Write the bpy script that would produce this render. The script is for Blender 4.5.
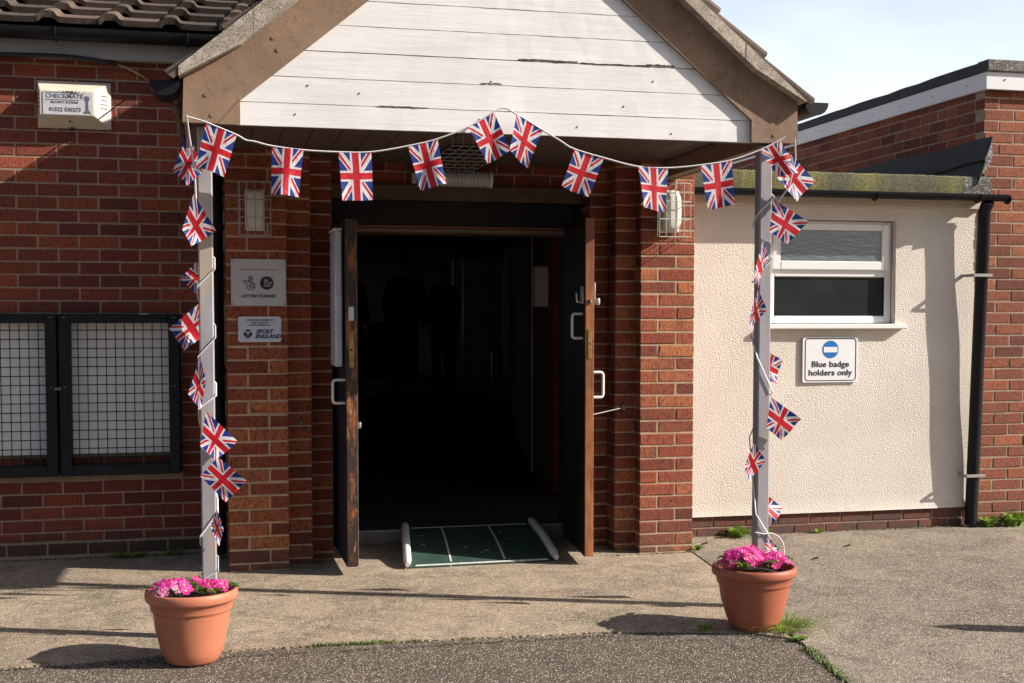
import bpy, bmesh, math, random
from mathutils import Vector, Matrix
R = math.radians
for o in list(bpy.data.objects): bpy.data.objects.remove(o)
SC = bpy.context.scene
COL = SC.collection
random.seed(7)

# ------------------------------------------------------------------ camera, sky, sun, exposure
cam = bpy.data.cameras.new('camera'); camo = bpy.data.objects.new('camera', cam); COL.objects.link(camo)
camo.location = (0, 0, 1.40)
camo.rotation_euler = (R(90-2.867), 0, R(-13.28))
cam.sensor_width = 36; cam.lens = 1258/1024*36; cam.shift_y = 39.5/1024
cam.clip_start = .05; cam.clip_end = 2000
SC.camera = camo

SUN = Vector((1.57, -.62, 1.0)).normalized()
elev = math.asin(SUN.z); az = math.atan2(SUN.x, SUN.y)
W = bpy.data.worlds.new('World'); SC.world = W; W.use_nodes = True
nt = W.node_tree; nt.nodes.clear()
wo = nt.nodes.new('ShaderNodeOutputWorld'); bg = nt.nodes.new('ShaderNodeBackground')
sky = nt.nodes.new('ShaderNodeTexSky'); sky.sky_type = 'NISHITA'; sky.sun_disc = False
sky.sun_elevation = elev; sky.sun_rotation = az
sky.air_density = 1.0; sky.dust_density = 2.5; sky.ozone_density = 1.0
tc = nt.nodes.new('ShaderNodeTexCoord'); mp = nt.nodes.new('ShaderNodeMapping')
mp.inputs['Scale'].default_value = (1, 1, 2.6)
nz = nt.nodes.new('ShaderNodeTexNoise'); nz.inputs['Scale'].default_value = 2.1; nz.inputs['Detail'].default_value = 6
nz.inputs['Roughness'].default_value = .55
cr = nt.nodes.new('ShaderNodeValToRGB'); cr.color_ramp.elements[0].position = .42; cr.color_ramp.elements[1].position = .75
mx = nt.nodes.new('ShaderNodeMix'); mx.data_type = 'RGBA'
nt.links.new(tc.outputs['Generated'], mp.inputs[0]); nt.links.new(mp.outputs[0], nz.inputs['Vector'])
nt.links.new(nz.outputs['Fac'], cr.inputs[0])
def wm(op, a_, b_=0.):
    x = nt.nodes.new('ShaderNodeMath'); x.operation = op
    for i, v in enumerate((a_, b_)):
        if hasattr(v, 'links'): nt.links.new(v, x.inputs[i])
        else: x.inputs[i].default_value = v
    return x.outputs[0]
sx = nt.nodes.new('ShaderNodeSeparateXYZ'); nt.links.new(tc.outputs['Generated'], sx.inputs[0])
def sstep(v, lo, hi):
    r_ = nt.nodes.new('ShaderNodeMapRange'); r_.interpolation_type = 'SMOOTHSTEP'
    r_.inputs['From Min'].default_value = lo; r_.inputs['From Max'].default_value = hi; nt.links.new(v, r_.inputs['Value']); return r_.outputs[0]
lowband = wm('SUBTRACT', 1.0, sstep(sx.outputs['Z'], .12, .55))
north = sstep(sx.outputs['Y'], .1, .6)
bank = wm('MULTIPLY', lowband, north)
cov = wm('MULTIPLY', bank, wm('ADD', wm('MULTIPLY', cr.outputs[0], .32), .72))
cov2 = wm('ADD', cov, wm('MULTIPLY', cr.outputs[0], .12)); cov3 = wm('MINIMUM', cov2, 1.0)
nt.links.new(cov3, mx.inputs['Factor'])
nt.links.new(sky.outputs[0], mx.inputs[6]); mx.inputs[7].default_value = (11.2, 12.4, 13.9, 1)
nt.links.new(mx.outputs[2], bg.inputs[0]); bg.inputs[1].default_value = .064
nt.links.new(bg.outputs[0], wo.inputs[0])
sun = bpy.data.lights.new('sun', 'SUN'); sun.energy = 5.0; sun.angle = R(.5); sun.color = (1, .915, .81)
suno = bpy.data.objects.new('sun', sun); COL.objects.link(suno)
suno.rotation_euler = (-SUN).to_track_quat('-Z', 'Y').to_euler(); suno.location = SUN*30
SC.view_settings.view_transform = 'Standard'; SC.view_settings.look = 'None'
SC.view_settings.gamma = 1; SC.view_settings.use_curve_mapping = False
SC.view_settings.exposure = .66
SC.render.engine = 'CYCLES'
SC.cycles.max_bounces = 7; SC.cycles.diffuse_bounces = 4

# ------------------------------------------------------------------ materials
class N:
    def __init__(s, name):
        s.m = bpy.data.materials.new(name); s.m.use_nodes = True; s.t = s.m.node_tree
        s.b = s.t.nodes['Principled BSDF']; s.out = s.t.nodes['Material Output']
        s.co = s.n('ShaderNodeTexCoord').outputs['Object']
    def n(s, k, **kw):
        x = s.t.nodes.new(k)
        for a, v in kw.items(): setattr(x, a, v)
        return x
    def l(s, a, b): s.t.links.new(a, b)
    def noise(s, scale, detail=4, rough=.6, stretch=None, dist=0):
        x = s.n('ShaderNodeTexNoise'); x.inputs['Scale'].default_value = scale; x.inputs['Detail'].default_value = detail
        x.inputs['Roughness'].default_value = rough; x.inputs['Distortion'].default_value = dist
        if stretch:
            m = s.n('ShaderNodeMapping'); m.inputs['Scale'].default_value = stretch; s.l(s.co, m.inputs[0]); s.l(m.outputs[0], x.inputs['Vector'])
        else: s.l(s.co, x.inputs['Vector'])
        return x.outputs['Fac']
    def voro(s, scale, feature='F1', out='Distance'):
        x = s.n('ShaderNodeTexVoronoi'); x.feature = feature; x.inputs['Scale'].default_value = scale; s.l(s.co, x.inputs['Vector'])
        return x.outputs[out]
    def ramp(s, f, stops, interp='LINEAR'):
        r = s.n('ShaderNodeValToRGB'); e = r.color_ramp.elements; r.color_ramp.interpolation = interp
        while len(e) < len(stops): e.new(.5)
        for k, (p, c) in enumerate(stops):
            e[k].position = p; e[k].color = (c, c, c, 1) if isinstance(c, (int, float)) else (*c, 1)
        s.l(f, r.inputs[0]); return r.outputs[0]
    def mix(s, f, a, b, mode='MIX'):
        x = s.n('ShaderNodeMix'); x.data_type = 'RGBA'; x.blend_type = mode
        for v, i in ((f, 0), (a, 6), (b, 7)):
            if hasattr(v, 'is_output') or hasattr(v, 'links'): s.l(v, x.inputs[i])
            elif isinstance(v, (int, float)): x.inputs[i].default_value = v if i == 0 else (v, v, v, 1)
            else: x.inputs[i].default_value = (*v, 1)
        return x.outputs[2]
    def math(s, op, a, b=0, c=None):
        x = s.n('ShaderNodeMath'); x.operation = op
        for v, i in ((a, 0), (b, 1), (c, 2)):
            if v is None: continue
            if hasattr(v, 'links'): s.l(v, x.inputs[i])
            else: x.inputs[i].default_value = v
        return x.outputs[0]
    def color(s, c):
        if hasattr(c, 'links'): s.l(c, s.b.inputs['Base Color'])
        else: s.b.inputs['Base Color'].default_value = (*c, 1)
    def bump(s, h, dist=.002, strength=1, prev=None):
        x = s.n('ShaderNodeBump'); x.inputs['Distance'].default_value = dist; x.inputs['Strength'].default_value = strength
        s.l(h, x.inputs['Height'])
        if prev: s.l(prev, x.inputs['Normal'])
        s.l(x.outputs[0], s.b.inputs['Normal']); return x.outputs[0]
    def rough(s, v):
        if hasattr(v, 'links'): s.l(v, s.b.inputs['Roughness'])
        else: s.b.inputs['Roughness'].default_value = v
    def metal(s, v): s.b.inputs['Metallic'].default_value = v

def plain(name, c, rough=.6, var=.18, scale=14, bump=.0006, metal=0, spec=None):
    n = N(name); a = n.noise(scale, 5); lo = tuple(max(0, x*(1-var)) for x in c); hi = tuple(min(1, x*(1+var)) for x in c)
    n.color(n.mix(n.ramp(a, [(.3, 0.), (.7, 1.)]), lo, hi)); n.rough(rough); n.metal(metal)
    if bump: n.bump(n.noise(scale*9, 3), bump)
    if spec is not None: n.b.inputs['Specular IOR Level'].default_value = spec
    return n.m

def brick_mat(name, cols, pit=1., soot=.25):
    n = N(name)
    at = n.n('ShaderNodeAttribute', attribute_name='tint'); f = at.outputs['Fac']
    base = n.ramp(f, [(k/(len(cols)-1), c) for k, c in enumerate(cols)])
    wire = n.noise(75, 4, .75, stretch=(1, 1, .5))
    base = n.mix(n.ramp(wire, [(.36, .75), (.54, 0.)]), base, (.055, .018, .013))
    base = n.mix(n.ramp(n.noise(7, 4), [(.5, 0.), (.78, soot)]), base, (.03, .02, .018))
    base = n.mix(n.ramp(n.noise(150, 2), [(.60, 0.), (.72, .45)]), base, (.50, .24, .13))
    low = n.n('ShaderNodeSeparateXYZ'); g = n.n('ShaderNodeNewGeometry'); n.l(g.outputs['Position'], low.inputs[0])
    dirt = n.math('MULTIPLY', n.ramp(low.outputs['Z'], [(0., 1.), (.22, 0.)]), n.ramp(n.noise(9, 5), [(.4, .1), (.6, .85)]))
    base = n.mix(dirt, base, (.075, .06, .045))
    n.color(base); n.rough(.88)
    h = n.math('ADD', n.noise(95, 4, .75), n.math('MULTIPLY', n.noise(240, 2), .5))
    n.bump(h, .0045*pit); return n.m

def mortar_mat(name, c):
    n = N(name); a = n.noise(12, 5)
    n.color(n.mix(n.ramp(a, [(.3, 0.), (.7, 1.)]), tuple(x*.6 for x in c), c)); n.rough(.95); n.bump(n.noise(260, 3), .002); return n.m

M = {}
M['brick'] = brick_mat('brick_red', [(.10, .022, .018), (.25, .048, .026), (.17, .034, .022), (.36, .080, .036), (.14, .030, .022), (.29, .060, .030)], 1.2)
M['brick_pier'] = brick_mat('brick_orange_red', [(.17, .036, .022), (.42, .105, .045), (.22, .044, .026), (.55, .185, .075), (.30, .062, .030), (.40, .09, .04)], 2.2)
M['brick_annexe'] = brick_mat('brick_annexe', [(.15, .040, .026), (.34, .10, .046), (.20, .055, .032), (.42, .14, .06), (.24, .062, .034)], 2.0)
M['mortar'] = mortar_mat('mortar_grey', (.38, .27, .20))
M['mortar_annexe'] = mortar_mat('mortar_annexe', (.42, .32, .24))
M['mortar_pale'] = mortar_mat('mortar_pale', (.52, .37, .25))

def render_mat():
    n = N('pebble_render')
    g = n.n('ShaderNodeNewGeometry'); sp = n.n('ShaderNodeSeparateXYZ'); n.l(g.outputs['Position'], sp.inputs[0])
    c = n.mix(n.ramp(n.noise(2.2, 5), [(.35, 0.), (.7, 1.)]), (.64, .58, .52), (.73, .67, .61))
    c = n.mix(n.ramp(n.noise(38, 4, .7), [(.58, 0.), (.76, .38)]), c, (.36, .29, .23))
    c = n.mix(n.ramp(n.noise(5, 6, .7, stretch=(2.5, 1, .35)), [(.60, 0.), (.85, .35)]), c, (.42, .37, .31))
    c = n.mix(n.ramp(n.voro(9), [(0., .8), (.018, 0.)]), c, (.12, .08, .05))
    n.color(c); n.rough(.9)
    v = n.voro(150, 'SMOOTH_F1'); h = n.math('ADD', n.math('MULTIPLY', v, -1.0), n.noise(90, 5, .75))
    n.bump(h, .0033); return n.m
M['render'] = render_mat()

def ground_mat(name, a, b, dark, spk, stain=.5, big=.8, grain=185, bd=.0022):
    n = N(name)
    c = n.mix(n.ramp(n.noise(big, 6, .6), [(.33, 0.), (.66, 1.)]), a, b)
    c = n.mix(n.ramp(n.noise(3.3, 6, .7, dist=.6), [(.44, 0.), (.62, stain)]), c, dark)
    c = n.mix(n.ramp(n.noise(1.3, 3, .5, dist=2.2), [(.52, 0.), (.56, .28), (.60, .05), (.9, .2)]), c, tuple(x*.75 for x in dark))
    c = n.mix(n.ramp(n.noise(.9, 7, .75, dist=1.2), [(.50, 0.), (.62, stain*.7)]), c, tuple(x*.8 for x in dark))
    c = n.mix(n.ramp(n.noise(16, 5, .7), [(.50, 0.), (.72, .5)]), c, tuple(x*1.4 for x in b))
    vc = n.n('ShaderNodeTexVoronoi'); vc.inputs['Scale'].default_value = grain; n.l(n.co, vc.inputs['Vector'])
    cell = n.n('ShaderNodeSeparateColor'); n.l(vc.outputs['Color'], cell.inputs[0])
    c = n.mix(n.ramp(cell.outputs[0], [(0., .8), (.30, .15), (.45, 0.)]), c, tuple(x*.42 for x in dark))
    c = n.mix(n.ramp(cell.outputs[1], [(.78, 0.), (.97, spk)]), c, (.62, .55, .46))
    n.color(c); n.rough(.93)
    h = n.math('ADD', n.math('MULTIPLY', vc.outputs['Distance'], -1), n.noise(45, 4))
    p = n.bump(h, bd); return n.m
M['concrete'] = ground_mat('apron_concrete', (.32, .240, .160), (.44, .345, .245), (.15, .118, .086), .8, .7)
M['concrete2'] = ground_mat('yard_concrete', (.205, .166, .124), (.285, .236, .180), (.105, .088, .070), .8, .7, .6)
M['asphalt'] = ground_mat('worn_asphalt', (.102, .078, .057), (.142, .112, .084), (.052, .042, .035), .7, .36, 1.0, 165, .0045)
M['dirt'] = plain('edge_dirt', (.055, .043, .03), .95, .4, 30, .004)

def paint_wood(name, base, flake, grime, knots=True):
    n = N(name)
    c = n.mix(n.ramp(n.noise(3, 5, .6, stretch=(.6, 1, 3)), [(.35, 0.), (.7, 1.)]), base, tuple(x*.88 for x in base))
    c = n.mix(n.ramp(n.noise(26, 6, .7, stretch=(.25, 1, 1.6)), [(.60, 0.), (.74, .7)]), c, grime)
    c = n.mix(n.ramp(n.noise(2.2, 5, .7, stretch=(2, 1, .5)), [(.48, 0.), (.72, .5)]), c, tuple(x*.80 for x in base))
    c = n.mix(n.ramp(n.noise(11, 7, .78, stretch=(.6, 1, 1.5)), [(.69, 0.), (.72, .8)]), c, flake)
    n.color(c); n.rough(.62)
    n.bump(n.noise(30, 5, .6, stretch=(.15, 1, 2)), .0016); return n.m
M['white_board'] = paint_wood('weathered_white_board', (.77, .76, .77), (.52, .46, .40), (.58, .54, .51))
def barge():
    n = N('faded_brown_board'); c = n.mix(n.ramp(n.noise(2.6, 6, .7), [(.38, 0.), (.64, 1.)]), (.190, .118, .074), (.270, .175, .115))
    c = n.mix(n.ramp(n.noise(9, 7, .8), [(.52, 0.), (.64, .6)]), c, (.120, .078, .052))
    c = n.mix(n.ramp(n.noise(14, 7, .85), [(.66, 0.), (.69, .6)]), c, (.34, .255, .19))
    c = n.mix(n.ramp(n.voro(16), [(0., .7), (.04, 0.)]), c, (.05, .035, .025))
    n.color(c); n.rough(.7); n.bump(n.noise(34, 6, .75), .0022); return n.m
M['brown_board'] = barge()
M['cream_board'] = paint_wood('cream_board', (.58, .50, .41), (.35, .28, .22), (.42, .36, .29))
M['grey_fascia'] = paint_wood('grey_white_fascia', (.36, .34, .34), (.2, .17, .15), (.17, .15, .14))
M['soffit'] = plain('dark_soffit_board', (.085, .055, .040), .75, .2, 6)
M['undercloak'] = ground_mat('verge_mortar', (.40, .345, .28), (.56, .50, .43), (.16, .13, .10), .75, .6, 9, 260, .0015)

def tile_mat():
    n = N('concrete_roof_tile'); at = n.n('ShaderNodeAttribute', attribute_name='tint')
    c = n.ramp(at.outputs['Fac'], [(0, (.055, .038, .030)), (.5, (.11, .076, .058)), (1, (.17, .118, .090))])
    c = n.mix(n.ramp(n.noise(22, 6, .75), [(.5, 0.), (.68, .75)]), c, (.035, .028, .024))
    c = n.mix(n.ramp(n.noise(55, 4, .7), [(.60, 0.), (.70, .7)]), c, (.30, .24, .18))
    c = n.mix(n.ramp(n.noise(9, 5, .7), [(.62, 0.), (.74, .45)]), c, (.15, .14, .06))
    n.color(c); n.rough(.93); n.bump(n.noise(90, 5, .75), .006); return n.m
M['tile'] = tile_mat()
M['tile_edge'] = M['tile']
M['black_plastic'] = plain('black_plastic', (.010, .011, .014), .5, .3, 20, .0002, 0, .3)
M['black_gutter'] = plain('black_gutter', (.007, .008, .013), .5, .3, 9, .0003, 0, .25)
M['pvc'] = plain('white_upvc', (.80, .80, .80), .28, .03, 3, 0)
M['fascia_white'] = plain('white_fascia', (.72, .73, .76), .35, .06, 3, 0)
M['felt'] = plain('black_felt', (.035, .036, .042), .75, .35, 9, .004)
M['felt_grey'] = ground_mat('mineral_felt', (.12, .12, .115), (.19, .19, .18), (.07, .07, .065), .6, .5, 6, 130, .004)
M['lead'] = ground_mat('lead_patch', (.22, .22, .24), (.32, .32, .34), (.12, .12, .13), .4, .5, 20, 60, .004)
def moss_mat():
    n = N('mossy_felt'); b = n.n('ShaderNodeNewGeometry')
    c = n.mix(n.ramp(n.noise(60, 4, .8), [(.35, 0.), (.65, 1.)]), (.075, .072, .055), (.19, .175, .11))
    c = n.mix(n.math('MULTIPLY', n.ramp(n.noise(1.9, 3, .6, stretch=(2.2, 1, .3)), [(.40, 0.), (.56, .9)]), n.ramp(n.noise(50, 5, .8), [(.38, .15), (.60, 1.)])), c, (.28, .27, .065))
    c = n.mix(n.ramp(n.noise(75, 5, .85), [(.50, 0.), (.62, .8)]), c, (.045, .042, .028))
    n.color(c); n.rough(.95); n.bump(n.noise(110, 5, .8), .010); return n.m
M['moss'] = moss_mat()
M['black_timber'] = plain('black_painted_timber', (.010, .009, .010), .55, .3, 9, .001, 0, .25)
M['door_face'] = plain('navy_door_paint', (.020, .026, .045), .4, .25, 8, .0006)
def edge_wood():
    n = N('bare_door_edge'); c = n.mix(n.ramp(n.noise(14, 6, .8, stretch=(1, 1, .3)), [(.40, 0.), (.50, 1.)]), (.27, .085, .028), (.030, .015, .011))
    c = n.mix(n.ramp(n.noise(40, 4, .7, stretch=(1, 1, .2)), [(.62, 0.), (.7, .8)]), c, (.50, .25, .10)); n.color(c); n.rough(.6); n.bump(n.noise(60, 4, .7, stretch=(1, 1, .3)), .002); return n.m
def edge_wood2():
    n = N('varnished_door_edge'); c = n.mix(n.ramp(n.noise(18, 6, .7, stretch=(1, 1, .2)), [(.40, 0.), (.58, 1.)]), (.34, .125, .045), (.17, .055, .024))
    c = n.mix(n.ramp(n.noise(22, 4, .7), [(.64, 0.), (.7, .6)]), c, (.07, .03, .02)); n.color(c); n.rough(.5); n.bump(n.noise(60, 4, .7, stretch=(1, 1, .2)), .001); return n.m
M['edge_worn'] = edge_wood(); M['edge'] = edge_wood2()
M['chrome'] = plain('satin_aluminium', (.62, .62, .64), .32, .05, 10, 0, 1)
M['white_handle'] = plain('pale_handle', (.70, .68, .66), .4, .1, 20, .0003)
M['stay'] = plain('stay_rod', (.30, .29, .28), .6, .1, 10, 0)
M['brass'] = plain('old_brass', (.36, .25, .09), .45, .3, 30, .0004, .8)
M['steel_wire'] = plain('galvanised_wire', (.55, .54, .52), .45, .15, 30, 0, .6)
M['rust_wire'] = plain('dull_wire', (.16, .14, .13), .6, .3, 30, 0, .5)
M['black_mesh'] = plain('black_mesh', (.012, .012, .014), .5, .2, 30, 0)
M['grille_frame'] = plain('charcoal_steel', (.011, .013, .019), .6, .3, 10, .0006, 0, .25)
M['panel'] = plain('pale_panel', (.84, .84, .86), .7, .06, 5, .0003)
M['glass_lamp'] = plain('opal_lamp', (.62, .60, .54), .3, .1, 15, .0005)
M['alarm'] = plain('yellowed_plastic', (.68, .63, .52), .45, .10, 9, .0004)
M['label'] = plain('worn_label', (.55, .55, .60), .5, .12, 30, 0)
M['ink'] = plain('black_ink', (.015, .015, .018), .5, .1, 10, 0)
M['ink_faded'] = plain('faded_ink', (.12, .12, .15), .6, .4, 90, 0)
M['navy_ink'] = plain('navy_ink', (.015, .025, .09), .5, .1, 10, 0)
M['red_ink'] = plain('faded_red_ink', (.38, .18, .17), .5, .1, 10, 0)
M['blue_sign'] = plain('sign_blue', (.010, .15, .50), .4, .05, 10, 0)
M['sign_white'] = plain('sign_white', (.78, .79, .82), .35, .04, 10, 0)
M['plate_grey'] = plain('plaque_silver', (.50, .49, .52), .42, .05, 8, 0)
M['plate_pale'] = plain('plaque_pale_blue', (.56, .60, .70), .4, .05, 8, 0)
def post_mat():
    n = N('grey_galvanised_post')
    c = n.mix(n.ramp(n.noise(4, 5, .6, stretch=(2, 2, .6)), [(.35, 0.), (.7, 1.)]), (.28, .275, .30), (.38, .37, .40))
    c = n.mix(n.ramp(n.noise(3.1, 5, .6, stretch=(3, 3, .7)), [(.53, 0.), (.66, .6)]), c, (.47, .38, .25))
    c = n.mix(n.ramp(n.noise(60, 4, .8), [(.66, 0.), (.75, .6)]), c, (.2, .17, .15))
    n.color(c); n.rough(.42); n.metal(.15); n.bump(n.noise(70, 3), .0005); return n.m
M['post'] = post_mat()
def terracotta(name, c):
    n = N(name)
    col = n.mix(n.ramp(n.noise(5, 5, .6), [(.35, 0.), (.7, 1.)]), tuple(x*.86 for x in c), c)
    col = n.mix(n.ramp(n.noise(16, 6, .75), [(.62, 0.), (.78, .35)]), col, (.42, .28, .20))
    col = n.mix(n.ramp(n.voro(22), [(0., .6), (.05, 0.)]), col, (.14, .07, .045))
    n.color(col); n.rough(.50); n.bump(n.noise(140, 3), .0005); return n.m
M['pot'] = terracotta('terracotta_plastic', (.52, .185, .105)); M['pot2'] = terracotta('terracotta_plastic_dark', (.40, .118, .066))
M['soil'] = plain('potting_soil', (.035, .024, .016), .95, .5, 60, .01)
def leaf(name, a, b, tr=.3):
    n = N(name); n.color(n.mix(n.ramp(n.noise(30, 3), [(.35, 0.), (.65, 1.)]), a, b)); n.rough(.5)
    n.b.inputs['Subsurface Weight'].default_value = 0
    t = n.n('ShaderNodeBsdfTranslucent'); t.inputs[0].default_value = (*[min(1, x*2.0) for x in b], 1)
    ms = n.n('ShaderNodeMixShader'); ms.inputs[0].default_value = tr
    n.l(n.b.outputs[0], ms.inputs[1]); n.l(t.outputs[0], ms.inputs[2]); n.l(ms.outputs[0], n.out.inputs[0]); return n.m
M['leaf'] = leaf('primrose_leaf', (.05, .12, .02), (.11, .22, .04)); M['weed'] = leaf('weed_leaf', (.09, .17, .02), (.20, .30, .05))
M['moss_green'] = leaf('moss_green', (.06, .11, .015), (.13, .19, .03), .15)
M['tree_leaf'] = leaf('tree_leaf', (.025, .05, .012), (.05, .085, .02), .2)
M['petal'] = leaf('magenta_petal', (.72, .02, .24), (.86, .06, .38), .30)
M['petal_pale'] = leaf('pink_petal', (.78, .20, .50), (.80, .30, .58), .35)
M['petal_deep'] = leaf('purple_petal', (.42, .01, .26), (.52, .02, .30), .3)
M['eye'] = plain('yellow_eye', (.80, .55, .08), .6, .1, 30, 0)
M['ramp_green'] = None
def ramp_mat():
    n = N('green_ramp_surface'); c = n.mix(n.ramp(n.noise(12, 5), [(.35, 0.), (.65, 1.)]), (.014, .044, .034), (.026, .070, .052))
    c = n.mix(n.ramp(n.noise(17, 3, .5), [(.69, 0.), (.71, .9)]), c, (.55, .55, .52)); n.color(c); n.rough(.85); n.bump(n.noise(220, 3), .003); return n.m
M['ramp_green'] = ramp_mat()
def rail_mat():
    n = N('chipped_white_rail'); c = n.mix(n.ramp(n.noise(26, 5, .7), [(.60, 0.), (.66, .8)]), (.72, .70, .69), (.30, .27, .26)); n.color(c); n.rough(.5); return n.m
M['rail'] = rail_mat()
M['stripe'] = plain('white_stripe', (.62, .62, .60), .7, .2, 30, 0)
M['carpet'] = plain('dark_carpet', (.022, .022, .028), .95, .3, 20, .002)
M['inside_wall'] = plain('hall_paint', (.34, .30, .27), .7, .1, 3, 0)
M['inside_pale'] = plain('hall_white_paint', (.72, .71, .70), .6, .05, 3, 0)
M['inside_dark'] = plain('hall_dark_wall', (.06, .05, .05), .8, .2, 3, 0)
M['ext_red'] = plain('extinguisher_red', (.30, .02, .02), .4, .1, 10, 0)
M['cloth_dark'] = plain('dark_clothing', (.012, .014, .022), .9, .2, 10, 0)
M['cloth_brown'] = plain('brown_clothing', (.05, .035, .025), .9, .2, 10, 0)
M['skin'] = plain('skin', (.45, .27, .20), .6, .08, 10, 0)
M['hair'] = plain('grey_hair', (.10, .09, .085), .8, .2, 40, 0)
def glass(name, c, rough, alpha_dark):
    n = N(name); n.color(c); n.rough(rough); n.b.inputs['Specular IOR Level'].default_value = 1.0; n.b.inputs['IOR'].default_value = 1.9
    return n
g = glass('dark_window_glass', (.022, .026, .030), .05, 0); g.b.inputs['IOR'].default_value = 1.55; g.b.inputs['Specular IOR Level'].default_value = .5; M['glass'] = g.m
g = glass('frosted_window_glass', (.075, .105, .108), .28, 0); g.bump(g.noise(24, 4, .6, stretch=(.6, 1, 2.2)), .004); M['frost'] = g.m
M['wood_post'] = plain('weathered_timber', (.10, .075, .055), .85, .3, 8, .003)
M['string'] = plain('white_tape', (.66, .66, .69), .7, .04, 30, 0)
M['cable'] = plain('black_cable', (.010, .010, .012), .5, .2, 10, 0)
M['earth_cable'] = plain('green_yellow_cable', (.34, .36, .10), .5, .3, 60, 0)
M['car_paint'] = plain('silver_car_paint', (.42, .44, .47), .25, .03, 3, 0, .6)
M['tyre'] = plain('tyre_rubber', (.012, .012, .012), .8, .2, 10, 0)

def flag_mat():
    n = N('union_flag_cloth'); uv = n.n('ShaderNodeUVMap').outputs[0]
    sp = n.n('ShaderNodeSeparateXYZ'); n.l(uv, sp.inputs[0])
    a = n.math('MULTIPLY', n.math('SUBTRACT', sp.outputs[0], .5), 2.0)        # -1..1 across the short side
    b = n.math('MULTIPLY', n.math('SUBTRACT', sp.outputs[1], .5), 3.0)        # -1.5..1.5 along the long side
    aa = n.math('ABSOLUTE', a); ab = n.math('ABSOLUTE', b)
    mn = n.math('MINIMUM', aa, ab)
    s = n.math('SIGN', n.math('MULTIPLY', a, b))
    # distance to the diagonal |a| = |b|/1.5 , signed
    d = n.math('MULTIPLY', n.math('SUBTRACT', aa, n.math('DIVIDE', ab, 1.5)), .832)
    wd = n.math('LESS_THAN', n.math('ABSOLUTE', d), .215)
    ds = n.math('MULTIPLY', d, s)
    rd = n.math('MULTIPLY', n.math('GREATER_THAN', ds, 0.0), n.math('LESS_THAN', ds, .145))
    c = n.mix(wd, (.010, .035, .26), (.76, .76, .80))
    c = n.mix(rd, c, (.62, .010, .025))
    c = n.mix(n.math('LESS_THAN', mn, .335), c, (.76, .76, .80))
    c = n.mix(n.math('LESS_THAN', mn, .205), c, (.62, .010, .025))
    n.color(c); n.rough(.55)
    n.bump(n.noise(40, 4, .6), .004)
    t = n.n('ShaderNodeBsdfTranslucent'); n.l(c, t.inputs[0])
    ms = n.n('ShaderNodeMixShader'); ms.inputs[0].default_value = .36
    n.l(n.b.outputs[0], ms.inputs[1]); n.l(t.outputs[0], ms.inputs[2]); n.l(ms.outputs[0], n.out.inputs[0]); return n.m
M['flag'] = flag_mat()

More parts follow.
